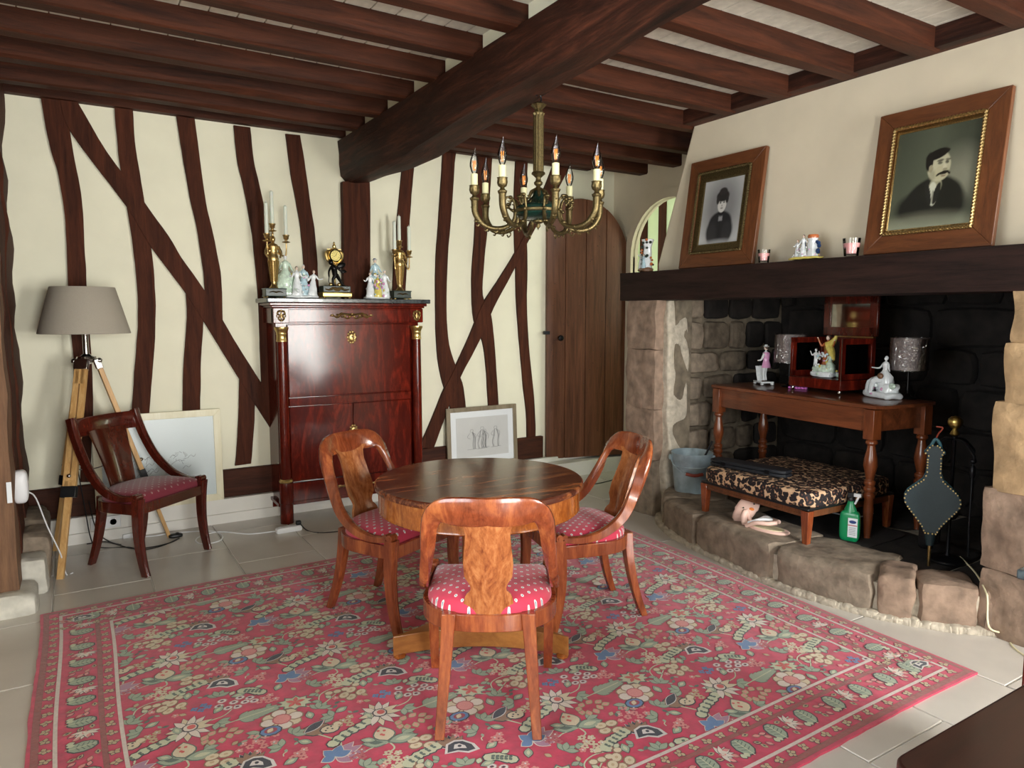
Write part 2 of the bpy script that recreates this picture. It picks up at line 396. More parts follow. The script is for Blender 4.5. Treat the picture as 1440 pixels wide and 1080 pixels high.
timber('stud', [(161, 150), (165, 200), (170, 240), (178, 290), (184, 325), (190, 370), (194, 420), (194, 460), (190, 510), (186, 570), (183, 620), (182, 665)],
       [(187, 154), (190, 200), (197, 245), (204, 290), (212, 340), (216, 380), (219, 430), (218, 475), (214, 530), (210, 580), (208, 620), (207, 665)])
timber('stud', [(248, 163), (256, 213), (267, 277), (277, 320), (283, 360), (287, 390), (290, 430)], [(274, 167), (282, 230), (290, 285), (300, 330), (307, 365), (312, 400), (313, 452)])
timber('stud', [(261, 405), (263, 447), (258, 520), (257, 580), (256, 662)], [(285, 425), (286, 455), (283, 500), (282, 547), (281, 600), (281, 662)])
timber('stud', [(329, 176), (333, 220), (342, 260), (350, 300), (356, 340), (360, 380), (364, 430), (366, 490), (368, 545), (368, 565)], [(352, 179), (357, 225), (365, 260), (373, 300), (381, 340), (385, 380), (389, 430), (392, 490), (393, 545), (393, 565)])
timber('stud', [(337, 525), (336, 570), (335, 600), (333, 630), (331, 655)], [(359, 560), (358, 590), (357, 610), (355, 635), (353, 652)])
timber('stud', [(402, 188), (408, 235), (413, 265), (420, 300), (425, 340), (428, 380), (431, 440)], [(422, 190), (430, 237), (437, 290), (442, 320), (446, 360), (448, 400), (450, 440)])
timber('post', [(482, 255), (483, 300), (484, 440)], [(520, 255), (521, 300), (521, 440)], yf=YB-.06)
timber('stud', [(567, 215), (565, 248), (561, 289), (557, 335), (554, 376), (552, 430)], [(584, 215), (582, 240), (578, 285), (575, 335), (572, 380), (569, 430)])
timber('stud', [(624, 205), (622, 240), (618, 300), (614, 360), (613, 427), (615, 493), (621, 530), (630, 560), (637, 590), (640, 628)], [(642, 207), (639, 240), (635, 300), (630, 360), (628, 435), (632, 485), (643, 520), (652, 545), (656, 585), (658, 628)])
timber('stud', [(672, 207), (671, 260), (668, 330), (665, 370), (664, 403), (667, 450), (679, 480), (684, 515), (687, 560), (690, 622)], [(693, 208), (690, 260), (685, 330), (681, 370), (679, 415), (690, 440), (695, 477), (698, 520), (701, 568), (704, 620)])
timber('stud', [(727, 209), (724, 270), (724, 330), (726, 380), (727, 427), (732, 490), (737, 547), (741, 580), (742, 618)], [(743, 211), (741, 270), (741, 330), (742, 380), (741, 427), (744, 487), (750, 547), (753, 590), (753, 617)])
timber('brace', [(83, 137), (95, 177), (130, 227), (178, 290), (210, 343), (240, 383), (262, 413), (290, 457), (330, 522), (360, 570), (395, 625)],
       [(108, 141), (150, 213), (200, 280), (237, 332), (255, 362), (287, 407), (313, 450), (343, 500), (373, 547), (395, 583)], yf=yS-.006)
timber('brace', [(590, 630), (607, 592), (623, 552), (640, 518), (662, 470), (678, 430), (700, 396), (727, 352), (752, 300), (779, 232)],
       [(610, 630), (625, 590), (638, 553), (651, 524), (668, 492), (680, 467), (695, 432), (720, 385), (748, 330), (775, 284), (803, 232)], yf=yS-.006)
def zat(u, v): return P(u, v, y=YB-.03).z
MB().bb(XL-.02, 3.5, YB-.035, YB+.01, .17, .36).build('sill_beam', 'oakx', wb, bevel=.006)
MB().bb(XL, 3.98, YB-.06, YB+.02, 2.685, 2.757).build('wall_plate', 'oakx', wb)
b1 = struct(MB().bb(XL, XR, YB-.062, YB+.02, 0, .168).bb(XL, XR, YB-.08, YB+.02, 0, .07).build('baseboard_back', 'white', bevel=.004))
# ---- left wall with a window out of view
wl = struct(MB().bb(XL-.3, XL-.2, YF, .45, 0, 2.9).bb(XL-.3, XL-.2, 1.95, 4.2, 0, 2.9).bb(XL-.3, XL, 4.2, YB, 0, 2.9).bb(XL-.3, XL-.2, .45, 1.95, 0, .6).bb(XL-.3, XL-.2, .45, 1.95, 2.1, 2.9).build('wall_left', 'plaster'))
def rough_post(name, x0, x1, y0, y1, z0, z1, mat, parent, amp=.02, n=28):
    rs = []
    for i in range(n+1):
        z = z0+(z1-z0)*i/n; q = []
        for k, (x, y) in enumerate(((x0, y0), (x1, y0), (x1, y1), (x0, y1))):
            w = Vector((x*3, y*3, z*5)); q.append(Vector((x+amp*noise.noise(w)*(1 if x == x1 else .2), y+amp*.5*noise.noise(w+Vector((9, 0, 0))), z)))
        rs.append(q)
    return MB().rings(rs).build(name, mat, parent, sharp=30)
rough_post('corner_post', XL-.05, -.255, 4.72, YB+.01, .1, 2.72, 'oakz', wl, .03, 40)
rough_post('wall_post', XL-.2, -.262, 4.08, 4.3, .1, 2.79, 'oldpost', wl, .014, 20)
rough_post('wall_post', XL-.05, -.262, 4.35, 4.66, .2, 2.79, 'oakz', wl, .02, 30)
for i, (x, y, z, dx, dy, dz, mt) in enumerate(((-.32, 4.1, .045, .27, .26, .12, 'pale'), (-.215, 4.34, .09, .13, .2, .2, 'pale'), (-.21, 4.56, .13, .15, .26, .27, 'stone'), (-.22, 4.82, .15, .15, .27, .3, 'stonedk'), (-.23, 5.03, .14, .14, .2, .28, 'stonedk'))):
    MB().super((x, y, z), (dx, dy, dz), 6, 6, .012, 9, seed=i).build('stone', mt, wl)
# ---- window wall behind the camera
m = MB(); xs = [XL-.3, WINS[1][0], WINS[1][1], WINS[0][0], WINS[0][1], 4.9]
for k in (0, 2, 4): m.bb(xs[k], xs[k+1], YF-.2, YF, 0, 2.9)
for a, b, c, d, e in WINS: m.bb(a, b, YF-.2, YF, 0, c).bb(a, b, YF-.2, YF, d, 2.9)
wf = struct(m.build('wall_front', 'cream_wall'))
for i, (a, b, c, d, e) in enumerate(WINS+[(None, 0, 0, 0, 0)]):
    if a is None: break
    w = sempty('window_%d' % (i+1))
    f = MB(); f.bb(a, a+.06, YF-.14, YF-.08, c, d).bb(b-.06, b, YF-.14, YF-.08, c, d).bb(a, b, YF-.14, YF-.08, c, c+.06).bb(a, b, YF-.14, YF-.08, d-.06, d)
    f.bb((a+b)/2-.04, (a+b)/2+.04, YF-.14, YF-.08, c, d).build('window_frame', 'white', w)
    for k in range(1, 4):
        z = c+(d-c)*k/4; MB().bb(a+.06, b-.06, YF-.125, YF-.095, z-.014, z+.014).build('glazing_bar', 'white', w)
    MB().bb(a+.05, b-.05, YF-.112, YF-.108, c+.05, d-.05).build('pane', 'glass', w)
w = sempty('window_3')
MB().bb(XL-.28, XL-.22, .45, .51, .6, 2.1).bb(XL-.28, XL-.22, 1.89, 1.95, .6, 2.1).bb(XL-.28, XL-.22, .45, 1.95, .6, .66).bb(XL-.28, XL-.22, .45, 1.95, 2.04, 2.1).bb(XL-.28, XL-.22, 1.17, 1.23, .6, 2.1).build('window_frame', 'white', w)
MB().bb(XL-.252, XL-.248, .5, 1.9, .65, 2.05).build('pane', 'glass', w)
# ---- right side: recess wall with arch, chimney breast, wall beyond the fireplace
wr = sempty('wall_right')
AC, AZ, AR = 4.42, 1.93, .455     # arch opening centre y, spring height, radius
T = Matrix(((0, 0, 1, 0), (1, 0, 0, 0), (0, 1, 0, 0), (0, 0, 0, 1)))   # (y,z) outline extruded along x
arc = [(AC+AR*math.cos(PI*k/20), AZ+AR*math.sin(PI*k/20)) for k in range(21)]
y0, y1 = 3.7, YB+.1
m = MB()
top = [(AC+AR, .0), *arc, (AC-AR, 0), (y0, 0), (y0, 2.9), (y1, 2.9), (y1, 0)]
m.prism(top, XR, XR+.05, T=T); m.build('recess_wall', 'plaster2', wr)
out = [(AC+(AR+.075)*math.cos(PI*k/20), AZ+(AR+.075)*math.sin(PI*k/20)) for k in range(21)]
inn = [(AC+(AR+.0)*math.cos(PI*k/20), AZ+(AR+.0)*math.sin(PI*k/20)) for k in range(21)]
m = MB()
for k in range(20): m.prism([out[k], out[k+1], inn[k+1], inn[k]], XR-.03, XR+.02, T=T)
m.bb(XR-.03, XR+.02, AC+AR, AC+AR+.075, 0, AZ).bb(XR-.03, XR+.02, AC-AR-.075, AC-AR, 0, AZ)
m.build('arch_moulding', 'plaster2', wr)
# room beyond the arch
nb = sempty('wall_beyond')
MB().bb(5.35, 5.45, 3.86, 6.1, 0, 2.9).bb(4.5, 5.4, 6.0, 6.1, 0, 2.9).bb(4.52, 5.4, 3.86, 3.9, 0, 2.9).bb(4.52, 5.45, 3.86, 6.1, 2.8, 2.9).build('plaster', 'green_plaster', nb)
for y in (4.98, 5.3, 5.62, 5.9):
    MB().bb(5.33, 5.36, y-.05, y+.05, 0, 2.8).build('stud', 'oakz', nb)
for o in (area('daylight_or_fill', (4.85, 3.95, 1.9), (PI/2, 0, .35), .5, 1.2, 5, (.95, 1, .8)),): pass  # fill lamp added out of view to brighten the green wall beyond the arch
# breast
XB = 3.60
pa, pb = P(975, 183, x=XB), P(928, 370, x=XB)
m = MB(); yl_t = pa.y-.0; yl_b = pb.y+.02
m.prism([(YF, 1.6), (yl_b, 1.6), (yl_b, 1.78), (yl_t, 2.66), (yl_t, 2.9), (YF, 2.9)], XB, XR, T=T)
m.bb(XB+.1, 4.95, 1.3, 3.65, 2.3, 2.4)
m.build('chimney_breast', 'plaster2', wr, bevel=.012)
MB().bb(XB, XB+.1, YF, 1.0, 0, 1.62).build('side_wall', 'plaster2', wr)
# ---- door
d0, d1 = P(768, 645, y=5.115), P(879, 640, y=4.93)
dw = Vector((d1.x-d0.x, d1.y-d0.y, 0)); DL = dw.length; dr = math.atan2(dw.y, dw.x)
do = sempty('door_1'); do.location = (d0.x, d0.y, 0); do.rotation_euler = (0, 0, dr)
zb = .15; ztop = P(830, 280, y=5.02).z; zsp = P(885, 372, y=4.93).z; 
TX = Matrix(((1, 0, 0, 0), (0, 0, 1, 0), (0, 1, 0, 0), (0, 0, 0, 1)))
def archz(x):
    t = min(1, abs(x-DL*.42)/(DL*.6)); return zsp-.02+(ztop-zsp+.02)*math.sqrt(max(0, 1-t*t))
cuts = [0, .17, .36, .55, DL]; cuts = [c*DL/.76 if c != DL else DL for c in cuts]
for a, b in zip(cuts, cuts[1:]):
    n = 7; poly = [(a+.0015, zb), (b-.0015, zb)]+[(b-.0015-(b-a-.003)*k/n, archz(b-(b-a)*k/n)) for k in range(n+1)]
    MB().prism(poly, 0, .045, T=TX).build('door_plank', 'door', do, bevel=.003, seg=1)
MB().lathe([(.001, -.05), (.022, -.045), (.026, -.03), (.012, -.02), (.01, .0), (.028, .002), (.03, .006)], (.12, 0, P(793, 475, y=5.1).z), ax=(0, 1, 0), seg=14).build('door_handle', 'iron', do)
MB().box((-.005, -.01, P(766, 468, y=5.1).z), (.05, .03, .03)).build('latch', 'iron', do)
for k in range(60): pass
m = MB()
for k in range(46):
    x, z = random.uniform(.03, DL-.03), random.uniform(.25, ztop-.3); m.ell((x, 0, z), .004, seg=5, rg=3)
nd = m.build('door_nails', 'iron', do); nd['kind'] = 'stuff'
struct(MB().bb(3.52, XR, YB-.2, YB, 0, .13).build('trim_1', 'white', bevel=.005))
# ---- ceiling
ce = sempty('ceiling')
bmx = MB().box((0, 0, 0), (.116, YB-YF, .02)).build('ceiling_board', 'board', ce, bevel=.002, seg=1); bmx.location = (XL-.12, (YB+YF)/2, 2.765)
n = 1
while XL-.12+.12*n < XR: share(bmx, ce, (XL-.12+.12*n, (YB+YF)/2, 2.765)); n += 1
struct(MB().bb(XL-.2, 5.0, YF-.2, YB+.2, 2.80, 2.9).build('trim_2', 'white'))
JY = [4.71-.4*k for k in range(16)]
def joist(x0, x1, y, seed, z0=2.655):
    rs = []; N = 16
    for i in range(N+1):
        x = x0+(x1-x0)*i/N; w = .052+.007*noise.noise(Vector((x*1.3, y, seed))); sag = .008*noise.noise(Vector((x*1.1, seed*3.1, 0)))
        wany = .03*max(0, noise.noise(Vector((x*1.6, y*3, seed*1.7))))
        c = y+.05
        rs.append([Vector((x, c-w, 2.762)), Vector((x, c-w, z0+.008+sag+wany)), Vector((x, c-w+.01+wany, z0+sag)), Vector((x, c+w-.012, z0+sag)), Vector((x, c+w, z0+.012+sag)), Vector((x, c+w, 2.762))])
    return MB().rings(rs).build('joist', 'oakx', ce, sharp=30)
for i, y in enumerate(JY):
    joist(XL-.2, 1.78, y, i); joist(2.0, XR if y > 3.5 else 3.55, y, i+40, 2.65 if y < 3.6 else 2.62+.0*i)
    MB().bb(1.76, 1.98, y+.11, y+.39, 2.655, 2.76).build('beam_filling', 'plaster', ce)
MB().bb(3.50, XB+.02, YF, pa.y, 2.662, 2.757).build('edge_beam', 'oaky', ce, bevel=.006)
# main beam
rs = []
prof = [(5.2, 2.375, 1.98), (4.8, 2.372, 1.99), (4.1, 2.375, 2.02), (3.45, 2.43, 2.03), (2.93, 2.455, 2.02), (2.55, 2.48, 2.02), (2.27, 2.50, 2.02), (1.9, 2.525, 2.02), (1.2, 2.54, 2.02), (0, 2.55, 2.02), (YF, 2.55, 2.02)]
for i in range(90):
    y = 5.14-(5.14-YF)*i/89
    for a, b in zip(prof, prof[1:]):
        if b[0] <= y <= a[0]: t = (a[0]-y)/(a[0]-b[0]); zb_ = a[1]+(b[1]-a[1])*t; xr = a[2]+(b[2]-a[2])*t
    H = 2.66-zb_; q = []
    for (fx, fz) in ((0, 1), (0, .66), (.0, .42), (.06, .16), (.24, .02), (.5, 0), (.8, .02), (.96, .08), (1, .3), (1, .62), (1, 1)):
        x = 1.715+(xr-1.715)*fx; z = zb_+H*fz
        if fz < .99:
            w = Vector((x*5, y*1.6, z*7)); x += .02*noise.noise(w); z += .02*noise.noise(w+Vector((5, 5, 5)))
        q.append(Vector((x, y, z)))
    rs.append(q)
MB().rings(rs).build('main_beam', 'oaky', ce, sharp=28)
# ---- outdoors beyond the windows
gr = sempty('ground'); MB().bb(-12, 14, -16, YF-.6, -.35, -.25).build('lawn', 'grass', gr)
hd = thing('hedge', 'green garden hedge beyond the window', 'hedge', (2, -12, -.3))
MB().super((0, 0, 1.3), (22, 1.2, 2.8), 8, 26, .35, 1.3).build('foliage', 'hedge', hd)
# ============================================================ FIREPLACE
hz = .2
base = [Vector(p) for p in ((3.66, 3.7, 0), (3.42, 3.58, 0), (3.24, 3.3, 0), (3.15, 2.95, 0), (3.08, 2.5, 0), (3.07, 2.25, 0), (3.11, 2.0, 0), (3.17, 1.8, 0), (3.29, 1.6, 0), (3.42, 1.46, 0), (3.5, 1.25, 0), (3.54, 1.0, 0))]
bp = smoothpath(base, 8); cum = [0]
for a, b in zip(bp, bp[1:]): cum.append(cum[-1]+(b-a).length)
def atl(s):
    for i in range(len(bp)-1):
        if cum[i+1] >= s: t = (s-cum[i])/(cum[i+1]-cum[i]); return bp[i].lerp(bp[i+1], t)
    return bp[-1]
def sof(y):  # arclength nearest given y
    return min(range(len(bp)), key=lambda i: abs(bp[i].y-y))
he = thing('hearth', 'raised grey stone hearth platform with rough curved kerb in fireplace', 'hearth', (3.5, 2.5, 0))
def hp(m): m.T = Matrix.Translation((-3.5, -2.5, 0)); return m
ys = [3.68, 3.42, 2.98, 2.36, 1.86, 1.69, 1.50, 1.30, 1.02]
for i, (a, b) in enumerate(zip(ys, ys[1:])):
    A, B = bp[sof(a)], bp[sof(b)]; L = (B-A).length-.022; ang = math.atan2((B-A).y, (B-A).x); mid = (A+B)/2
    nrm = Vector((-(B-A).y, (B-A).x, 0)).normalized(); dpt = .42 if i < 4 else .24
    h_ = hz+.02-(.012*(i % 2))
    hp(MB()).super(mid+nrm*(dpt/2-.01)+Vector((0, 0, h_/2-.01)), (L, dpt, h_+.03), 11, 10 if i < 5 else 8, .014, 11, R=Matrix.Rotation(ang, 3, 'Z'), seed=i).build('hearth_stone', 'stone' if i < 4 else 'stonered', he)
# mortar body
rsb = []
for zz, off in ((0, -.012), (.02, -.004), (.12, .02), (hz-.03, .03)):
    rsb.append(zz)
poly = [(p.x+.03, p.y) for p in bp]+[(4.7, 1.0), (4.7, 3.7)]
hp(MB()).prism(poly, 0, hz-.035).build('mortar_bed', 'mortar', he)
m = hp(MB())
for i in range(len(bp)-1):
    for k in range(2):
        p = bp[i].lerp(bp[i+1], k/2+random.uniform(0, .4)); m.super((p.x+.02, p.y, .012), (.07, .07, .035+random.uniform(0, .02)), 3, 3, .008, 20, seed=i)
m.build('mortar_fillet', 'mortar', he)['kind'] = 'stuff'
k = 0
for (x0, x1, y0_, y1_) in ((3.45, 3.95, 3.02, 3.62), (3.97, 4.7, 2.9, 3.62), (3.5, 4.05, 2.3, 2.9), (4.07, 4.7, 2.2, 2.88), (3.45, 4.0, 1.75, 2.28), (4.02, 4.7, 1.42, 2.18), (3.42, 4.0, 1.3, 1.73)):
    hp(MB()).super(((x0+x1)/2, (y0_+y1_)/2, hz-.05), (x1-x0-.015, y1_-y0_-.015, .1), 9, 6, .006, 8, seed=20+k).build('hearth_slab', 'stonedk' if k in (0,) else 'soot', he); k += 1
fp = sempty('wall_fireplace'); fp.location = (4, 2.5, 0)
def fpm(m): m.T = Matrix.Translation((-4, -2.5, 0)); return m
XK = 4.72
fpm(MB()).bb(XK+.03, XK+.2, 1.2, 3.8, 0, 2.35).build('back_mortar', 'soot', fp)
fpm(MB()).bb(3.62, XK+.05, 3.655, 3.76, 0, 1.66).bb(3.56, 3.72, 3.60, 3.9, 0, 1.52).build('side_mortar', 'mortdk', fp)
fpm(MB()).bb(3.62, XK+.05, 1.1, 1.34, 0, 2.35).build('right_mortar', 'soot', fp)
# left jamb
zz = 0
for i, (h, mt) in enumerate(((.4, 'stone'), (.36, 'stonered'), (.42, 'stonered'), (.36, 'stonered'))):
    fpm(MB()).super((3.565, 3.80, zz+h/2), (.28, .30, h+.008), 26, 12, .012, 9, seed=40+i).build('jamb_stone', mt, fp); zz += h
fpm(MB()).super((3.60, 3.655, .75), (.20, .12, 1.56), 7, 12, .024, 7, seed=51).build('jamb_render', 'mortar', fp)
# inner left wall courses
random.seed(11)
rows = [(.2, .2), (.2, .19), (.39, .17), (.56, .19), (.75, .2), (.95, .17), (1.12, .16), (1.28, .19), (1.47, .17), (1.64, .2)][1:]
z = .2
for ri, h in enumerate((.21, .19, .2, .19, .17, .22, .19, .1)):
    x = 3.70
    while x < XK:
        w = random.uniform(.17, .36); w = min(w, XK-x+.02)
        if w < .08: break
        cx = x+w/2
        mt = 'stone' if cx < 3.98 else ('stonedk' if cx < 4.36 else 'soot')
        if z > 1.25 and cx > 3.85: mt = 'soot'
        fpm(MB()).super((cx, 3.665, z+h/2), (w-.022, .10, h-.02), 5.5, 5, .012, 9, seed=ri*31+int(x*50)).build('wall_stone', mt, fp); x += w
    z += h
z = .2
for ri, h in enumerate((.26, .24, .27, .24, .26, .25, .3)):
    y = 1.34
    while y < 3.62:
        w = min(random.uniform(.28, .5), 3.64-y)
        if w < .08: break
        fpm(MB()).super((XK+.02, y+w/2, z+h/2), (.1, w-.018, h-.018), 6, 4, .012, 8, seed=ri*17+int(y*40)).build('back_stone', 'soot', fp); y += w
    z += h
# right jamb
z = 0
for i, (h, yb_) in enumerate(((.3, 1.515), (.36, 1.525), (.38, 1.50), (.26, 1.475), (.26, 1.46))):
    fpm(MB()).super((3.55, yb_-.2, z+h/2), (.3, .42, h+.01), 24, 12, .016, 8, seed=60+i).build('jamb_stone', 'stonetan' if i > 1 else 'stonered', fp); z += h
# mantel beam
mb_ = thing('mantel_beam', 'long nearly black oak mantel beam above the fireplace', 'mantel', (3.5, 2.5, 1.52))
rs = []
for i in range(50):
    y = 4.0-i*(4.0-.7)/49; q = []
    for x, z in ((3.40, 1.52), (3.40, 1.62), (3.40, 1.715), (3.5, 1.72), (3.74, 1.72), (3.74, 1.52), (3.55, 1.515)):
        a = 1 if z < 1.7 else .15
        q.append(Vector((x-3.5+(.008*noise.noise(Vector((x*4, y*4, z*6))) if x == 3.40 else 0), y-2.5, z-1.52+.008*a*noise.noise(Vector((y*3, x, z))))))
    rs.append(q)
MB().rings(rs).build('beam', 'mantel', mb_, sharp=30)
# ============================================================ LARGE FURNITURE
# ---- rug: wool base with borders, raised crewel-work flowers on top
RX0, RX1, RY0, RY1 = -.18, 2.985, 1.322, 3.93
rug = thing('rug', 'large crimson floral rug with embroidered flowers and ivory border lines', 'rug', ((RX0+RX1)/2, (RY0+RY1)/2, .004))
rc = Vector(((RX0+RX1)/2, (RY0+RY1)/2, .004))
def warp(x, y):
    # the back right corner is pulled out a little
    u = (x-RX0)/(RX1-RX0); v = (y-RY0)/(RY1-RY0)
    return x+.11*u*v+.006*math.sin(y*4+x), y+.09*u*v+.006*math.sin(x*3.1)
m = MB(); nx, ny = 60, 50; vs = []; fs = []
def rz_(x, y): return .008+.0015*noise.noise(Vector((x*2, y*2, 0)))
for i in range(nx+1):
    for j in range(ny+1):
        x, y = warp(RX0+(RX1-RX0)*i/nx, RY0+(RY1-RY0)*j/ny)
        ed = .004*noise.noise(Vector((x*14, y*14, 2))) if i in (0, nx) or j in (0, ny) else 0
        vs.append(Vector((x+ed, y+ed, rz_(x, y)+.004))-rc)
for i in range(nx):
    for j in range(ny): a = i*(ny+1)+j; fs.append((a, a+ny+1, a+ny+2, a+1))
m.add(vs, fs)
lo = [Vector((v.x, v.y, .0012-rc.z+.002)) for v in vs]
edge = [i*(ny+1) for i in range(nx+1)]+[nx*(ny+1)+j for j in range(1, ny+1)]+[i*(ny+1)+ny for i in range(nx-1, -1, -1)]+[j for j in range(ny-1, 0, -1)]
m.add([vs[k] for k in edge]+[lo[k] for k in edge], [(k, (k+1) % len(edge), len(edge)+(k+1) % len(edge), len(edge)+k) for k in range(len(edge))])
m.build('pile', 'rugbase', rug, sharp=80)
def ringstrip(d, w, name, mat, lift):
    mm = MB()
    def seg(ax, ay, bx, by, wx, wy):
        n = 40; vs = []
        for k in range(n+1):
            t = k/n; x, y = ax+(bx-ax)*t, ay+(by-ay)*t
            for q in (0, 1): X, Y = warp(x+wx*q, y+wy*q); vs.append(Vector((X, Y, rz_(X, Y)+.004+lift))-rc)
        mm.add(vs, [(2*k, 2*k+1, 2*k+3, 2*k+2) for k in range(n)])
    a, b, c, e = RX0+d, RX1-d, RY0+d, RY1-d
    seg(a, c, b, c, 0, w); seg(a, e-w, b, e-w, 0, w); seg(a, c, a, e, w, 0); seg(b-w, c, b-w, e, w, 0)
    return mm.build(name, mat, rug)
ringstrip(.012, .022, 'border_band', 'rugband', .0006); ringstrip(.205, .018, 'border_band', 'rugband', .0006)
ringstrip(.072, .013, 'ivory_line', 'rugline', .0012); ringstrip(.262, .013, 'ivory_line', 'rugline', .0012)
PAL = {k: C(v)[:3] for k, v in dict(dk='#2a2430', gr='#97a58f', gd='#52645a', gl='#c3c6a8', cr='#d3c3a6', ct='#bfa582', pk='#d98a86', ro='#b8575f', iv='#dccfc4', bl='#5a7fb0', bn='#8f6a50', nv='#1c2033', wh='#d8d2d0', pu='#a87b95', rd='#c8504a', mg='#a02a48').items()}
EV, EF, EC = [], [], []
class Emb:
    def __init__(s, ox, oy, a=0, k=1, clip=None): s.o = (ox, oy); s.a = a; s.k = k; s.clip = clip
    def poly(s, pts, col, ly=1):
        ca, sa = math.cos(s.a), math.sin(s.a); q = []
        for x, y in pts: q.append((s.o[0]+s.k*(x*ca-y*sa), s.o[1]+s.k*(x*sa+y*ca)))
        if s.clip:
            x0, x1, y0, y1 = s.clip
            cx = sum(p[0] for p in q)/len(q); cy = sum(p[1] for p in q)/len(q)
            if not (x0 < cx < x1 and y0 < cy < y1): return
            q = [(min(max(x, x0), x1), min(max(y, y0), y1)) for x, y in q]
        b = len(EV)
        for x, y in q: X, Y = warp(x, y); EV.append((X-rc.x, Y-rc.y, rz_(X, Y)+.0045-rc.z+ly*.0005))
        EF.append(tuple(range(b, b+len(q)))); EC.append((PAL[col], len(q)))
    def petal(s, x, y, a, L, w, col, out='dk', ly=1, shape=1.0, inner=None, o=.006):
        def sh(L, w, off):
            p = []
            for k in range(7):
                t = k/6; p.append((off+L*t, w*math.sin(PI*t**shape)))
            for k in range(5, 0, -1):
                t = k/6; p.append((off+L*t, -w*math.sin(PI*t**shape)))
            ca, sa = math.cos(a), math.sin(a)
            return [(x+u*ca-v*sa, y+u*sa+v*ca) for u, v in p]
        if ly == 1: s.n = getattr(s, 'n', 0)+1; ly += 1.5*(s.n % 2)
        if out: s.poly(sh(L+2*o, w+o*.8, -o), out, ly)
        s.poly(sh(L, w, 0), col, ly+1)
        if inner: s.poly(sh(L*.55, w*.45, L*.22), inner, ly+2)
    def disc(s, x, y, r, col, out=None, ly=1, ry=None, n=10, o=.005):
        ry = ry or r
        if ly == 1: s.n = getattr(s, 'n', 0)+1; ly += 1.5*(s.n % 2)
        if out: s.poly([(x+(r+o)*math.cos(2*PI*k/n), y+(ry+o)*math.sin(2*PI*k/n)) for k in range(n)], out, ly)
        s.poly([(x+r*math.cos(2*PI*k/n), y+ry*math.sin(2*PI*k/n)) for k in range(n)], col, ly+1)
    def line(s, pts, w, col, ly=1):
        pts = [Vector((*p, 0)) for p in pts]; pts = smoothpath(pts, 4) if len(pts) > 2 else pts; l = []; r = []
        for i, p in enumerate(pts):
            t = (pts[min(i+1, len(pts)-1)]-pts[max(0, i-1)]).normalized(); n = Vector((-t.y, t.x, 0))*w/2
            l.append((p.x+n.x, p.y+n.y)); r.append((p.x-n.x, p.y-n.y))
        for k in range(0, len(l)-1, 3):
            e = min(k+3, len(l)-1); s.poly(l[k:e+1]+r[k:e+1][::-1], col, ly)
    def jag(s, x, y, a, L, w, col, out='dk', n=5, ly=1, vein='gl'):
        def sh(L, w, off, j):
            p = []
            for k in range(2*n+1):
                t = k/(2*n); ww = w*math.sin(PI*min(1, t*.93+.04))*(1 if k % 2 else j); p.append((off+L*t, ww))
            q = p+[(u, -v) for u, v in reversed(p[1:-1])]; ca, sa = math.cos(a), math.sin(a)
            return [(x+u*ca-v*sa, y+u*sa+v*ca) for u, v in q]
        s.poly(sh(L*1.08, w*1.12+.005, -.006, .62), out, ly); s.poly(sh(L, w, 0, .55), col, ly+1)
        if vein: ca, sa = math.cos(a), math.sin(a); s.line([(x, y), (x+L*.9*ca, y+L*.9*sa)], .004, vein, ly+2)
def daisy(E):
    for k in range(13):
        a = 2*PI*k/13+.2; L = .052+.02*abs(math.cos(a/2+.3)); E.petal(.012*math.cos(a), .012*math.sin(a), a, L, .0125, 'iv' if k % 3 else 'cr', 'dk', 1, .75, o=.003)
    E.disc(.006, 0, .022, 'iv', 'dk', 4); E.disc(.01, 0, .014, 'rd', None, 6)
def tulip(E):
    E.petal(0, -.01, PI*.05, .095, .024, 'gr', 'gd', 1, .9, 'gl'); E.petal(0, -.01, PI*.95, .085, .022, 'gr', 'gd', 1, 1.1, 'gd')
    E.petal(-.005, 0, PI*.55, .085, .034, 'cr', 'gd', 3, .8)
    for x, y in ((-.02, .035), (-.008, .055), (-.028, .058), (-.014, .03)): E.disc(x, y, .006, 'rd', None, 6, n=6)
    E.line([(.0, -.01), (.01, -.05), (-.03, -.075)], .006, 'gl')
def feather(E):
    for k in range(6):
        E.petal(.02*k, 0, .75-.08*k, .052-.003*k, .012, 'gr', 'gd', 1, o=.003); E.petal(.02*k, 0, -.75+.08*k, .052-.003*k, .012, 'gr', 'gd', 1, o=.003)
    E.petal(-.02, 0, 0, .17, .018, 'gr', None, 3); E.line([(-.06, 0), (.12, 0)], .005, 'gl', 5)
def caterp(E, col='gl', L=.15):
    n = 6
    for k in range(n): E.disc(-L/2+L*k/(n-1), .006*math.sin(k), .026, 'dk', None, .9, .024, 8)
    for k in range(n): E.disc(-L/2+L*k/(n-1), .006*math.sin(k), .021, col, None, 2.01, .019, 8)
    for k in range(n-1): x = -L/2+L*(k+.4)/(n-1); E.petal(x, 0, .9, .015, .006, 'gd', None, 4); E.petal(x, 0, -.9, .015, .006, 'gd', None, 4)
def roundf(E):
    for k in range(8): a = 2*PI*k/8; E.disc(.047*math.cos(a), .042*math.sin(a), .024, 'cr' if k % 2 else 'iv', 'bn', 1, .022)
    E.disc(0, 0, .028, 'pk', 'ro', 4)
    E.disc(-.05, -.052, .034, 'bl', 'nv', 4, .026); E.disc(-.05, -.052, .022, 'mg', None, 6, .016); E.petal(-.062, -.062, .8, .03, .009, 'cr', 'bn', 7, o=.003)
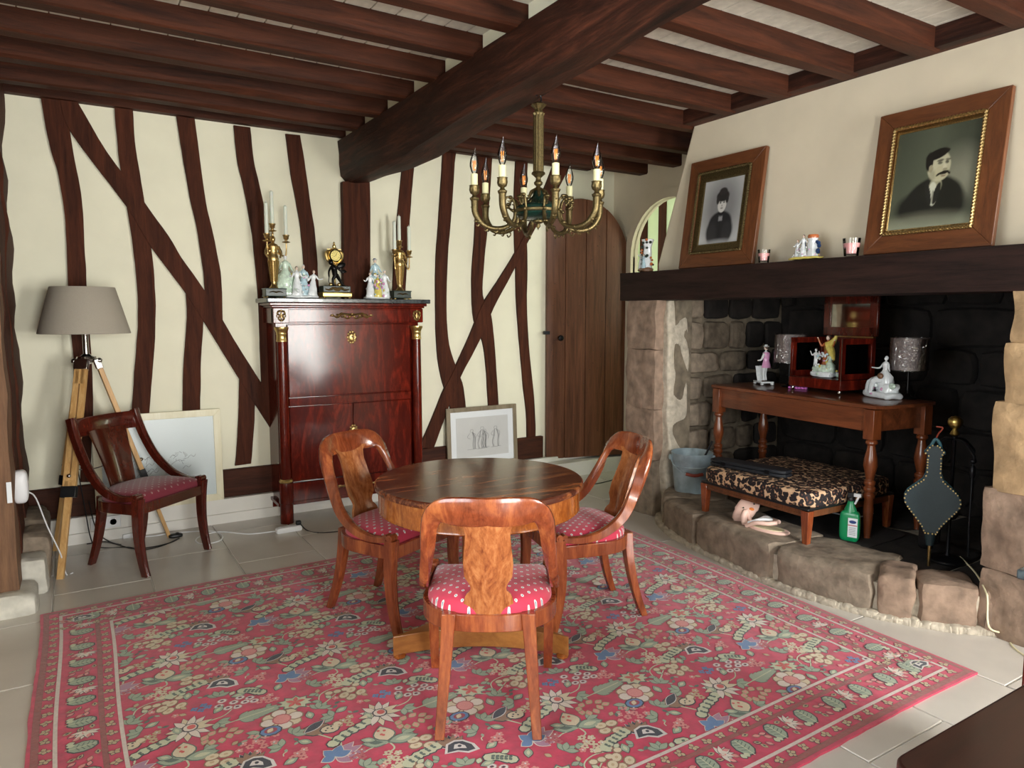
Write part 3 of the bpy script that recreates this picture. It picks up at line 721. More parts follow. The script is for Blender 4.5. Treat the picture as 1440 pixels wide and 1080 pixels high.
def lily(E):
    for a, c, L in ((.15, 'pu', .09), (-.25, 'pu', .095), (.55, 'pu', .085), (-.65, 'pu', .07), (-1.0, 'pu', .06)): E.petal(0, 0, a, L, .017, c, 'iv', 1, .9, o=.004)
    for a, L in ((.9, .06), (2.0, .05), (3.3, .045), (.05, .055)): E.petal(-.005, 0, a, L, .017, 'bl', 'iv', 4, .9, 'bl', o=.004)
def pansy(E):
    E.disc(-.02, .01, .045, 'bn', 'dk', .9, .034); E.petal(-.06, .0, .7, .09, .016, 'nv', 'wh', 3, o=.004)
    E.disc(.022, -.004, .03, 'cr', 'dk', 3, .022); E.disc(.05, .018, .014, 'cr', 'bn', 3)
    for x, y in ((.015, 0), (.03, -.008), (.028, .008), (.008, -.012)): E.disc(x, y, .004, 'dk', None, 6, n=6)
def blackf(E):
    for k in range(8): a = PI*.28+k*.24; E.petal(-.01, 0, a, .068, .013, 'nv' if k % 2 else 'bn', 'wh' if k % 2 else 'dk', 1, .75, o=.003)
    E.poly([(-.045, -.03), (-.03, .02), (0, .035), (.03, .03), (.06, .0), (.07, -.035), (.03, -.045), (0, -.03)], 'wh', 4)
    E.poly([(-.035, -.026), (-.024, .014), (0, .026), (.026, .022), (.05, -.002), (.056, -.03), (.03, -.036), (0, -.022)], 'nv', 5)
    E.poly([(-.012, -.012), (-.004, .01), (.012, .012), (.028, -.004), (.03, -.02), (.01, -.014)], 'wh', 6); E.disc(.01, -.003, .007, 'nv', None, 7, n=6)
def whitec(E):
    for x, y in ((-.04, .03), (-.055, .0), (-.03, -.03), (0, -.038), (.03, -.02), (.05, .0), (.02, .02), (-.005, .0), (.06, -.03)):
        E.disc(x, y, .016, 'wh', 'ro', 1, .013, 8); E.disc(x, y, .008, 'mg', None, 3, .006, 6); E.disc(x, y, .005, 'nv', None, 4, .004, 6)
def cluster(E, col='pk', n=7, r=.045, seed=1):
    rd_ = random.Random(seed)
    for k in range(n):
        a = k*2.4; q = r*math.sqrt(k/n); x, y = q*math.cos(a), q*math.sin(a)
        for j in range(5): b = 2*PI*j/5+k; E.disc(x+.009*math.cos(b), y+.009*math.sin(b), .006, col, None, 1, n=6)
        E.disc(x, y, .004, 'wh' if k % 2 else 'mg', None, 3, n=6)
def beige(E):
    for k in range(9):
        a = 2*PI*k/9; x, y = .05*math.cos(a), .035*math.sin(a); E.petal(x-.015, y, a*.3, .034, .012, 'ct', 'bn', 1, inner='pk', o=.003)
def blues(E):
    for x, y in ((-.02, 0), (.012, .012), (.0, -.018), (.025, -.008)):
        for j in range(4): b = PI/2*j+.3; E.disc(x+.008*math.cos(b), y+.008*math.sin(b), .0065, 'bl', None, 1, n=6)
def starf(E):
    E.poly([(.07*math.cos(a)*(1 if k % 2 else .68), .052*math.sin(a)*(1 if k % 2 else .7)) for k, a in ((k, 2*PI*k/20) for k in range(20))], 'gd', 1)
    E.poly([(.06*math.cos(a)*(1 if k % 2 else .72), .043*math.sin(a)*(1 if k % 2 else .74)) for k, a in ((k, 2*PI*k/20) for k in range(20))], 'gl', 2)
    for k in range(5): E.petal(0, 0, 2*PI*k/5+.3, .036, .008, 'rd', None, 4)
def berries(E):
    E.line([(-.08, -.05), (-.06, 0), (-.01, .02), (.05, .012)], .005, 'gl')
    for x, y in ((-.03, -.008), (0, -.012), (.03, -.012), (.055, .022), (.02, .032), (.075, .0)): E.disc(x, y, .014, 'cr', 'bn', 2, .012, 8)
def creamc(E):
    for x, y in ((-.02, .02), (-.025, -.01), (.02, .012), (.015, -.03)): E.disc(x, y, .021, 'cr', 'bn', 1, .016); E.disc(x, y, .008, 'ct', None, 3, .006, 6)
def maple(E, c='gr'):
    for a in (-.9, -.2, .5, 1.2): E.petal(0, 0, a, .045, .011, c, 'gd', 1, o=.003)
def leafp(E): E.petal(0, 0, .6, .05, .014, 'gr', 'dk', 1, inner='gl', o=.003)
MOTIFS = [(daisy, 0, 0, -.0), (tulip, .549, .152, -.25), (feather, .158, .537, .1), (beige, .088, .46, 0), (whitec, .168, .09, 0), (blues, .055, .115, 0), (starf, .351, .545, -.3), (roundf, .282, .46, 0),
          (lily, .373, .158, 0), (caterp, .455, .262, .45), (pansy, .383, .323, -.2), (blackf, .142, .259, -.25), (berries, .503, .55, 0), (lambda E: cluster(E, 'pk', 6, .035), .27, .05, 0),
          (lambda E: cluster(E, 'cr', 8, .045), .53, .05, 0), (lambda E: cluster(E, 'pk', 10, .06), .19, .361, 0), (lambda E: cluster(E, 'pk', 5, .03), .282, .227, 0), (lambda E: caterp(E, 'gl', .07), .235, .135, -.6),
          (creamc, .059, .344, 0), (creamc, .545, .50, .8), (maple, .29, .352, .3), (maple, .24, .30, 2.2), (maple, .025, .42, -.5), (maple, .439, .385, 2.5), (leafp, .21, .13, 2.5), (leafp, .09, .05, .2), (leafp, .33, .27, 1.8),
          (leafp, .47, .2, -1.2), (maple, .43, .06, .3), (leafp, .31, .09, .4), (maple, .12, .16, 1.2), (leafp, .5, .42, 2.9), (maple, .41, .46, .8), (lambda E: cluster(E, 'ro', 5, .03), .44, .13, 0), (lambda E: caterp(E, 'gl', .12), .03, .28, .35),
          (maple, .2, .42, 3.6), (leafp, .37, .41, .9), (lambda E: cluster(E, 'ct', 5, .035), .47, .33, 0), (leafp, .02, .2, .7), (leafp, .55, .3, 1.2), (maple, .09, .56, -1), (leafp, .22, .2, -.3)]
FC = (RX0+.276, RX1-.276, RY0+.276, RY1-.276)
for i in range(-1, 6):
    for j in range(-5, 6):
        ox, oy = .277+.578*i, 3.11-.255*i-.575*j
        if not (FC[0]-.6 < ox < FC[1]+.1 and FC[2]-.7 < oy < FC[3]+.1): continue
        for f, dx, dy, a in MOTIFS:
            x, y = ox+dx, oy+dy
            # the shear of the repeat lattice
            if FC[0]-.09 < x < FC[1]+.09 and FC[2]-.09 < y < FC[3]+.09: f(Emb(x, y, a, 1.0, FC))
        E_ = Emb(ox, oy, 0, 1, FC)
        E_.line([(.373, .158), (.41, .22), (.38, .28), (.33, .35)], .006, 'gl', 1); E_.line([(.168, .07), (.12, .02), (.06, .01)], .005, 'gl', 1); E_.line([(.351, .52), (.42, .48), (.5, .53)], .005, 'gl', 1); E_.line([(.55, .14), (.48, .14), (.42, .12)], .005, 'gl', 1)
rf = random.Random(3)
cell = [(dx, dy, {daisy: .075, tulip: .085, feather: .09, roundf: .085, lily: .08, pansy: .06, blackf: .075, whitec: .06, starf: .07, beige: .055, creamc: .045, caterp: .075}.get(f, .035)) for f, dx, dy, a in MOTIFS]
cell = [(dx+.578*i, dy-.255*i-.575*j, r) for dx, dy, r in cell for i in (-1, 0, 1) for j in (-2, -1, 0, 1, 2)]
fills = []
for k in range(2600):
    x, y = rf.uniform(0, .578), rf.uniform(0, .575)
    if all(math.hypot(x-a, y-b) > r+.012 for a, b, r in cell):
        fills.append((x, y, rf.randint(0, 5), rf.uniform(0, 6.28)))
        for i in (-1, 0, 1):
            for j in (-2, -1, 0, 1, 2): cell.append((x+.578*i, y-.255*i-.575*j, .016))
def filler(E, t):
    if t == 0: E.petal(0, 0, 0, .03, .009, 'gr', 'gd', 1, o=.003); E.petal(0, 0, 1.3, .022, .007, 'gr', 'gd', 1, o=.003)
    elif t == 1: E.petal(0, 0, 0, .028, .009, 'gl', 'gd', 1, o=.003)
    elif t == 2: E.petal(0, 0, 0, .026, .007, 'gd', None, 1); E.petal(0, 0, 2, .022, .006, 'gr', None, 1)
    elif t == 3:
        for q in range(5): E.disc(.008*math.cos(q*1.26), .008*math.sin(q*1.26), .0055, 'pk', None, 1, n=6)
        E.disc(0, 0, .004, 'wh', None, 3, n=6)
    elif t == 4: E.petal(0, 0, 0, .026, .008, 'ct', 'bn', 1, o=.0025)
    else: E.line([(0, 0), (.012, .008), (.026, .004)], .004, 'gl'); E.petal(.02, .004, .6, .018, .006, 'gr', None, 2)
for i in range(-1, 6):
    for j in range(-5, 6):
        ox, oy = .277+.578*i, 3.11-.255*i-.575*j
        for fx, fy, t, a in fills:
            x, y = ox+fx, oy+fy
            if FC[0]+.005 < x < FC[1]-.005 and FC[2]+.005 < y < FC[3]-.005: filler(Emb(x, y, a, 1, FC), t)
def borderrun(ax, ay, bx, by, ang):
    L = math.hypot(bx-ax, by-ay); tx, ty = (bx-ax)/L, (by-ay)/L; nx_, ny_ = -ty, tx   # inward normal
    s = .1
    k = 0
    while s < L-.05:
        for off, sc in ((.052, 1), (.24, 1)):
            E = Emb(ax+tx*s+nx_*off, ay+ty*s+ny_*off, ang+k*.5, .8)
            for a in (.3, 1.5, 2.8, 4.2): E.petal(0, 0, a, .024, .009, 'ct', 'dk', 1, o=.003)
        s += .062; k += 1
    s = .16; k = 0
    while s < L-.12:
        def at(ds, off, rot=0, kk=1): return Emb(ax+tx*(s+ds)+nx_*off, ay+ty*(s+ds)+ny_*off, ang+rot, kk)
        E = at(0, .155, 0)
        E.disc(0, 0, .03, 'gr', 'dk', 1, .042)
        for q in (-1, 1):
            for w in (-.02, -.005, .01, .024): E.line([(0, w), (q*.02, w+.01)], .003, 'gd', 4)
        E.line([(0, -.05), (0, .035)], .004, 'gl', 5)
        for q in (-.045, -.03): at(q+.01, .108, .5).petal(0, 0, 1.2, .026, .01, 'gl', 'dk', 1, o=.003)
        if k % 2 == 0:
            D = at(.075, .165, -.8, .62); 
            for q in range(8): a = -.9+q*.45; D.petal(0, 0, a, .07, .013, 'iv', 'dk', 1, .7, o=.004)
        for q in range(7):
            a = at(.07+.028*(q % 3)+(.0 if k % 2 else -.01), .11+.028*(q // 2) if k % 2 else .1+.014*q, 0); a.petal(0, 0, 1.9+.2*q, .026, .0075, 'pk' if q % 3 else 'ct', 'dk' if q % 2 else 'bn', 1, inner='nv' if q % 3 == 0 else None, o=.003)
        s += .165; k += 1
borderrun(RX0, RY0, RX1, RY0, 0); borderrun(RX1, RY0, RX1, RY1, PI/2); borderrun(RX1, RY1, RX0, RY1, PI); borderrun(RX0, RY1, RX0, RY0, -PI/2)
for cx, cy, sx, sy in ((RX0, RY0, 1, 1), (RX1, RY0, -1, 1), (RX1, RY1, -1, -1), (RX0, RY1, 1, -1)): blackf(Emb(cx+sx*.15, cy+sy*.15, .3, .8))
me = bpy.data.meshes.new('embroidery'); me.from_pydata(EV, [], EF); me.materials.append(M['emb'])
at_ = me.color_attributes.new('col', 'FLOAT_COLOR', 'CORNER'); buf = []
for c, n in EC: buf += [*c, 1]*n
at_.data.foreach_set('color', buf); me.update()
eo = bpy.data.objects.new('embroidery', me); COL.objects.link(eo); eo.parent = rug; eo['kind'] = 'stuff'
# ---- gondola chair
def chair(name, label, loc, ang, mats=('chairw', 'splat', 'cushion'), group=None, sx=1.0, sy=1.0, square=False):
    t = thing(name, label, 'chair', loc, ang, group); wd, sp, cu = mats; t.scale = (sx, sy, 1)
    def bandside(sg):
        return [((sg*.0, -.318, .782), (0, -.25, .97), .052, (0, 1, .2), .013)]
    Wv = [(0, -.25, .97), (0, -.25, .97), (.25, -.28, .93), (.8, -.32, .5), (.88, -.5, -.05), (.45, -.8, -.42), (.12, -.8, -.58), (0, -.5, -.87), (0, -.1, -1), (0, .1, -1)]
    Pv = [(.0, -.318, .782), (.085, -.308, .782), (.143, -.287, .777), (.178, -.262, .752), (.194, -.238, .70), (.206, -.19, .60), (.222, -.125, .505), (.234, -.03, .447), (.236, .07, .425), (.228, .165, .43)]
    Hv = [(.050, .013), (.050, .013), (.045, .014), (.034, .015), (.028, .016), (.026, .016), (.025, .016), (.022, .016), (.018, .016), (.014, .016)]
    half = [(p_, w_, h_[0], (0, 1, 0), h_[1]) for p_, w_, h_ in zip(Pv, Wv, Hv)]
    mirror = [((-c[0], c[1], c[2]), (-w[0], w[1], w[2]), hw, (-n[0], n[1], n[2]), ht) for c, w, hw, n, ht in half]
    if square:
        cb = [((x, -.345+.9*x*x, .785), (0, -.22, .97), .052, (0, 1, 0), .012) for x in (-.205, -.14, -.07, 0, .07, .14, .205)]
        MB().band(cb, k=4).build('crest_rail', wd, t, sharp=50)
        for sg in (-1, 1):
            ps = [((sg*.205, -.315, .845), .028), ((sg*.209, -.292, .77), .028), ((sg*.214, -.24, .66), .027), ((sg*.222, -.165, .55), .026), ((sg*.233, -.06, .465), .024), ((sg*.236, .05, .43), .02), ((sg*.228, .165, .432), .015)]
            ws_ = [(0, -1, -.2), (0, -.95, -.35), (0, -.85, -.5), (0, -.75, -.65), (0, -.5, -.85), (0, -.1, -1), (0, .1, -1)]
            MB().band([(p_, w_, h_, (0, 1, 0), .016) for (p_, h_), w_ in zip(ps, ws_)], k=5).build('stile', wd, t, sharp=50)
    else: MB().band(list(reversed(mirror))+half[1:], k=6).build('back_frame', wd, t, sharp=50)
    # splat
    prof = [(.0, .082), (.08, .084), (.13, .078), (.165, .058), (.195, .062), (.24, .08), (.32, .083), (.42, .077), (.50, .073), (.56, .08), (.60, .105)]
    f = []; b = []
    n = 30
    for i in range(n+1):
        s_ = i/n; z = .385+.375*s_; w = None
        for (a0, w0), (a1, w1) in zip(prof, prof[1:]):
            if a0/.6 <= s_ <= a1/.6+1e-6: w = w0+(w1-w0)*(s_-a0/.6)/((a1-a0)/.6)
        if square: w = .078+.042*s_**1.5
        y = -.197-(.13 if square else .115)*s_**1.3; f.append((w, y, z))
    rs = []
    for w, y, z in f:
        q = [Vector((w*x, y+.022*x*x*(w/.07), z)) for x in (-1, -.5, 0, .5, 1)]
        rs.append(q+[p+Vector((0, -.014, 0)) for p in reversed(q)])
    MB().rings(rs).build('splat', sp, t, sharp=50)
    # seat rails
    outl = []
    for k in range(25):
        a = PI+PI*k/24; x = .24*math.copysign(abs(math.cos(a))**.75, math.cos(a)); y = -.03+.19*math.sin(a)*1.0; outl.append((x, y))
    outl = [(-.238, .19)]+outl+[(.238, .19)]
    def off(pl, d): return [(x*(1-d/.24), (y+d*.8 if y < .1 else y)) for x, y in pl]
    inn_ = off(outl, .032)
    m = MB(); vs = []
    for (a, b), (c, d) in zip(outl, inn_): vs += [(a, b, .342), (a, b, .402), (c, d, .402), (c, d, .342)]
    n = len(outl); m.add(vs, [(4*i+k, 4*(i+1)+k, 4*(i+1)+(k+1) % 4, 4*i+(k+1) % 4) for i in range(n-1) for k in range(4)]+[(0, 1, 2, 3), (4*n-1, 4*n-2, 4*n-3, 4*n-4)])
    m.box((0, .186, .372), (.45, .026, .056)); m.build('seat_rail', wd, t, bevel=.003)
    # cushion
    rs = []; ol = [(x*.93, y+.012 if y < 0 else y*.93) for x, y in outl]; ol = [(x, min(y, .172)) for x, y in ol]
    ol = ol+[(-.221+.0+.442*(1-k/8), .172) for k in range(1, 8)]
    for k, (sc, z) in enumerate(((.97, .385), (1, .402), (.99, .42), (.94, .438), (.82, .452), (.58, .463), (.28, .468), (.02, .469))):
        rs.append([Vector((x*sc, -.02+(y+.02)*sc, z)) for x, y in ol])
    MB().rings(rs).build('seat', cu, t, sharp=70)
    # legs
    for sg in (-1, 1):
        rs = []
        for k in range(13):
            s_ = k/12; z = .404*(1-s_)+.004*s_; bow = s_*s_; x = sg*(.134+.028*s_); y = -.194-.08*bow; h = .024-.008*s_; h2 = .021-.005*s_
            rs.append([Vector((x-h, y-h2, z)), Vector((x+h, y-h2, z)), Vector((x+h, y+h2, z)), Vector((x-h, y+h2, z))])
        MB().rings(rs).build('leg', wd, t, bevel=.003)
        rs = []
        for k in range(13):
            s_ = k/12; z = .43*(1-s_)+.004*s_; x = sg*(.225-.002*s_); y = .186-.035*math.sin(PI*s_*.55)*1+.062*s_*s_; h = .022-.006*s_; h2 = .025-.009*s_
            q = [(-h, -h2), (h, -h2), (h, h2), (h*.5, h2+.002), (h*.35, h2-.003), (0, h2+.001), (-h*.35, h2-.003), (-h*.5, h2+.002), (-h, h2)]
            rs.append([Vector((x+a, y+b, z)) for a, b in q])
        lg = MB().rings(rs).build('leg', wd, t, sharp=30)
        m = MB()
        m.tube([(sg*.205, .186, .440), (sg*.245, .186, .440)], .017, seg=14).tube([(sg*.208, .160, .443), (sg*.243, .160, .443)], .012, seg=12)
        m.tube([(sg*.202, .186, .440), (sg*.248, .186, .440)], .008, seg=10).build('scroll', wd, t, sharp=40)
        MB().lathe([(.008, 0), (.009, .003), (.006, .006)], (sg*.158, -.271, 0), seg=8).build('glide', 'chrome', t)
    return t
chair('dining_chair', 'gondola chair with its back to the camera, flame-veneer splat in full view', (1.262, 2.185, .0155), math.radians(-31.5))
def facing(dx, dy): return math.atan2(-dx, dy)
chair('dining_chair', 'gondola chair at the table in front of the secretaire, pink dotted seat', (1.27, 3.10, .0155), facing(.43, -.9), group=None)
chair('dining_chair', 'gondola chair on the fireplace side of the table, back toward the hearth', (1.995, 2.635, .0155), facing(-.974, .227))
chair('side_chair', 'dark gondola chair with wine-red seat standing by the wall next to the tripod lamp', (.345, 4.545, 0), facing(.66, -.75), ('chaird', 'splatd', 'cushdk'), sx=1.08, sy=.92, square=True)
# ---- round table
TC = Vector((1.485, 2.66, .0155)); TZ = .70; TR = .45
tb = thing('round_table', 'round pedestal table with striped dark rosewood top and golden veneered apron', 'table', TC)
MB().lathe([(.001, TZ-.03), (TR-.012, TZ-.03), (TR-.002, TZ-.026), (TR, TZ-.018), (TR-.002, TZ-.006), (TR-.008, TZ-.001), (TR-.03, TZ), (.001, TZ)], seg=72).build('table_top', 'ttop', tb, sharp=30)
MB().lathe([(.3, TZ-.125), (TR-.02, TZ-.125), (TR-.016, TZ-.120), (TR-.018, TZ-.112), (TR-.016, TZ-.032), (.3, TZ-.030)], seg=72).build('apron', 'tapr', tb, sharp=30)
MB().lathe([(.001, .13), (.12, .13), (.125, .14), (.12, .155), (.105, .16), (.085, .20), (.078, .3), (.078, .55), (.1, .6), (.15, TZ-.1), (.001, TZ-.09)], seg=36).lathe([(.001, .095), (.15, .095), (.155, .105), (.15, .118), (.13, .13), (.001, .131)], seg=36).build('pedestal', 'tapr', tb, sharp=30)
# concave three/four-cornered plinth
cor = [P(542, 932, z=.012), P(811, 932, z=.012)]
c0, c1 = [Vector((p.x-TC.x, p.y-TC.y)) for p in cor]
c2 = -(c0+c1)*1.0
c2 = c2.normalized()*((c0-c1).length*.577)
crn = [c0, c1, c2]
if (c1-c0).x*(c2-c1).y-(c1-c0).y*(c2-c1).x < 0: crn = crn[::-1]
poly = []
for i in range(3):
    A, B = crn[i], crn[(i+1) % 3]; mid = (A+B)/2; du = (B-A).normalized()
    for t in [.04+.92*k/14 for k in range(15)]:
        p = A.lerp(B, .0+t); s_ = 4*t*(1-t); p = p-mid.normalized()*(.10*s_)
        poly.append((p.x, p.y))
pp = []
for i, q in enumerate(poly):
    if not pp or (Vector(q)-Vector(pp[-1])).length > .004: pp.append(q)
MB().prism(pp, .016, .098).build('plinth', 'tbase', tb, bevel=.016, seg=3)
for c in crn:
    MB().lathe([(.02, 0), (.026, .006), (.026, .014), (.02, .02)], (c.x*.86, c.y*.86, 0), seg=12).build('foot', 'tapr', tb)
# ---- secretaire
SX0, SX1, SY, SZ = 1.155, 2.235, 4.86, 1.522
sc = thing('secretaire', 'tall red mahogany drop-front secretaire with gilt-capped columns and grey marble top', 'secretaire', (SX0, SY, 0)); sw = SX1-SX0; sd = .285
m = MB(); m.bb(0.02, sw-.02, .03, sd, .14, SZ-.03).bb(.0, sw, .0, sd, SZ-.16, SZ-.055).bb(-.012, sw+.012, -.015, sd, SZ-.055, SZ-.042).bb(-.025, sw+.025, -.03, sd, SZ-.042, SZ-.022)
m.bb(0, sw, .0, sd, .12, .145); m.build('carcass', 'mah', sc, bevel=.004)
MB().bb(-.045, sw+.045, -.05, sd, SZ-.022, SZ+.008).build('marble_top', 'marble', sc, bevel=.005)
MB().bb(.10, sw-.10, -.004, .03, SZ-.152, SZ-.066).build('frieze_drawer', 'mah', sc, bevel=.003)
MB().bb(.095, sw-.095, .012, .04, .86, SZ-.168).build('fall_front', 'mah', sc, bevel=.004)
MB().bb(.095, sw-.095, .006, .04, .80, .855).build('rail', 'mah', sc, bevel=.003)
MB().bb(.095, sw/2-.002, .012, .04, .28, .795).build('cabinet_door', 'mah', sc, bevel=.003)
MB().bb(sw/2+.002, sw-.095, .012, .04, .28, .795).build('cabinet_door', 'mah', sc, bevel=.003)
MB().bb(.095, sw-.095, .0, .04, .145, .272).build('base_drawer', 'mah', sc, bevel=.003)
for x in (.052, sw-.052):
    MB().bb(x-.052, x+.052, -.012, .04, SZ-.158, SZ-.058).build('column_block', 'mah', sc, bevel=.003)
    c = MB().lathe([(.034, .305), (.035, .5), (.034, .9), (.031, 1.24)], (x, -.005, 0), seg=24).build('column', 'mah', sc)
    MB().lathe([(.033, 1.24), (.036, 1.243), (.036, 1.25), (.033, 1.256), (.033, 1.285), (.036, 1.29), (.034, 1.297), (.036, 1.305), (.042, 1.318), (.046, 1.325), (.046, 1.338)], (x, -.005, 0), seg=24).build('capital', 'gold', c)
    MB().lathe([(.036, .285), (.044, .288), (.046, .296), (.042, .304), (.036, .31)], (x, -.005, 0), seg=24).build('base_ring', 'gold', c)
    MB().lathe([(.044, 0), (.045, .12), (.045, .14), (.048, .145), (.048, .27), (.046, .285), (.03, .286)], (x, -.003, 0), seg=24).build('plinth_drum', 'mah', sc, sharp=30)
    MB().bb(x-.04, x+.04, sd-.07, sd-.002, 0, .12).build('foot', 'mah', sc, bevel=.003)
def mount(pts_list, name='mount', rad=.0042, y=-.012):
    mm = MB()
    for pts in pts_list: mm.tube([(a, y, b) for a, b in pts], rad, seg=6, sm=4)
    return mm
cx = sw/2; zf = SZ-.109; m = MB()
for sg in (-1, 1):
    for k, (r, x0_) in enumerate(((.024, .03), (.021, .07), (.017, .105))):
        pts = [(cx+sg*(x0_+r*math.cos(a)*(1-a/9)), zf+r*math.sin(a)*(1-a/9)*(1 if k % 2 else -1)) for a in [q*.7 for q in range(9)]]
        m.tube([(a, -.008, b) for a, b in pts], .0058, seg=6, sm=2)
    m.tube([(cx, -.008, zf), (cx+sg*.06, -.01, zf+.012), (cx+sg*.1, -.008, zf-.006), (cx+sg*.155, -.008, zf)], [.008, .007, .006, .003], seg=6, sm=5)
    m.ell((cx+sg*.14, -.008, zf+.004), (.012, .004, .007), seg=8, rg=5)
for a in range(5): b = PI*(a/4); m.ell((cx+.018*math.cos(b), -.008, zf+.016*math.sin(b)-.004), (.006, .004, .009), seg=6, rg=4)
m.build('scroll_mount', 'gold2', sc)
for x in (.052, sw-.052):
    m = MB(); z0 = SZ-.108
    for sg in (-1, 1):
        m.tube([(x+sg*.004, -.016, z0-.035), (x+sg*.018, -.016, z0-.02), (x+sg*.01, -.016, z0), (x+sg*.024, -.016, z0+.014), (x+sg*.016, -.016, z0+.03), (x+sg*.008, -.016, z0+.024)], .0058, seg=6, sm=4)
        m.tube([(x+sg*.026, -.016, z0-.012), (x+sg*.028, -.016, z0+.004), (x+sg*.018, -.016, z0+.004)], .003, seg=6, sm=4)
    m.ell((x, -.016, z0), (.006, .005, .03), seg=8, rg=6).ell((x, -.016, z0+.034), (.01, .005, .006), seg=8, rg=5).ell((x, -.016, z0-.034), (.012, .005, .006), seg=8, rg=5)
    m.build('lyre_mount', 'gold2', sc)
def escut(z, s_=1):
    m = MB(); m.lathe([(.001, 0), (.018*s_, 0), (.022*s_, .004), (.02*s_, .008), (.012*s_, .006), (.001, .006)], (cx, .014, z), ax=(0, -1, 0), seg=16, sq=1)
    for k in range(10): a = 2*PI*k/10; m.ell((cx+.022*s_*math.cos(a), .01, z+.03*s_*math.sin(a)), (.007*s_, .004, .008*s_), seg=6, rg=4)
    m.ell((cx, .006, z), (.016*s_, .004, .022*s_), seg=10, rg=6)
    e = m.build('escutcheon', 'gold2', sc); MB().ell((cx, .0, z+.006), (.005, .003, .006), seg=8, rg=5).box((cx+.003, .001, z-.004), (.012, .004, .005)).build('keyhole', 'iron', e)
escut(1.262, 1.3); escut(.60, 1.2)
m = MB()
for sg in (-1, 1):
    m.tube([(cx+sg*.0, -.006, .205), (cx+sg*.08, -.008, .212), (cx+sg*.16, -.006, .2)], [.009, .007, .002], seg=6, sm=5)
    for k in range(5): m.ell((cx+sg*(.03+.028*k), -.006, .208+.008*(k % 2)), (.014, .004, .009-.001*k), seg=8, rg=4)
m.build('drawer_mount', 'gold2', sc)
# ============================================================ TRIPOD LAMP
lp = thing('floor_lamp', 'tripod floor lamp with pine legs and large taupe linen shade', 'floor lamp', (.085, 4.895, 0)); lx, ly = .085, 4.895
def lpl(p): return Vector((p[0]-lx, p[1]-ly, p[2]))
MB().lathe([(.238, 1.31), (.240, 1.312), (.168, 1.578), (.166, 1.58), (.163, 1.578), (.235, 1.313), (.238, 1.31)], seg=48).build('lamp_shade', 'linen', lp, sharp=60)
m = MB()
for a in (0, 2.09, 4.19): m.tube([(0, 0, 1.545), (.165*math.cos(a), .165*math.sin(a), 1.562)], .003, seg=6)
m.build('shade_ring', 'chrome', lp)
MB().lathe([(.016, 1.17), (.016, 1.45), (.022, 1.46), (.022, 1.5), (.001, 1.5)], seg=16).build('pole', 'chrome', lp)
MB().ell((0, 0, 1.53), (.03, .03, .04)).build('light_bulb', 'whitep', lp)
MB().lathe([(.02, 1.13), (.045, 1.14), (.055, 1.16), (.05, 1.175), (.03, 1.18), (.018, 1.19)], seg=20).tube([(-.06, -.02, 1.15), (.06, -.02, 1.15)], .01).ell((.065, -.02, 1.15), .016).ell((-.065, -.02, 1.15), .016).build('head', 'chrome', lp)
for foot, brk in (((-.103, 4.446, 0), .48), ((.485, 4.93, 0), .48), ((-.13, 5.02, 0), .5)):
    f = lpl(foot); top = Vector((f.x*.12, f.y*.12, 1.16)); d = (f-top); L = d.length; z = d.normalized(); side = z.cross(Vector((f.x, f.y, 0)).normalized()).normalized(); out = side.cross(z)
    R = Matrix((side, out, z)).transposed()
    def lb(t0, t1, off, w, th, mm): mm.box(top+z*((t0+t1)/2*L)+side*off, (w, th, (t1-t0)*L), R=R)
    m = MB()
    for o_ in (-.019, .019): lb(.02, .62, o_, .030, .026, m)
    lb(.02, .12, 0, .05, .026, m); lb(.57, .62, 0, .05, .026, m); lb(.55, 1, 0, .034, .022, m)
    m.v = [Vector((v.x, v.y, max(v.z, 0))) for v in m.v]
    lg = m.build('leg', 'pine', lp, bevel=.002, seg=1)
    m = MB(); lb(.595, .645, 0, .078, .034, m); m.build('clamp', 'blackp', lg, bevel=.002)
    m = MB(); lb(.0, .05, 0, .072, .036, m); m.build('bracket', 'chrome', lg, bevel=.003)
    MB().ell(top+z*(.55*L)+out*.02, .012).build('wing_nut', 'chrome', lg)
m = MB(); q = [lpl((-.103, 4.446, 0))*.52+Vector((0, 0, .55)), lpl((.478, 4.90, 0))*.52+Vector((0, 0, .55)), lpl((-.14, 5.0, 0))*.52+Vector((0, 0, .55))]
for a in q: m.tube([a, (0, 0, .5)], .0035, seg=6)
m.build('spreader', 'chrome', lp)
MB().tube([lpl((.085, 4.88, 1.15)), lpl((.03, 4.84, .95)), lpl((-.02, 4.8, .8)), lpl((.0, 4.84, .6)), lpl((.03, 4.8, .3)), lpl((.06, 4.86, .06)), lpl((.12, 4.9, .008)), lpl((.25, 4.84, .006)), lpl((.30, 4.74, .006)), lpl((.42, 4.76, .006)), lpl((.53, 4.86, .008))], .0035, seg=6, sm=6).build('cord', 'blackp', lp)
p = P(247, 754, z=.01); fs_ = tag(MB().super((0, 0, .014), (.085, .045, .028), 3, 5, 0, 1).ell((.01, 0, .028), (.012, .012, .006)).build('foot_switch', 'blackp'), 'black inline foot switch on the floor tiles by the rear lamp leg', 'switch'); fs_.location = (p.x, p.y, 0)
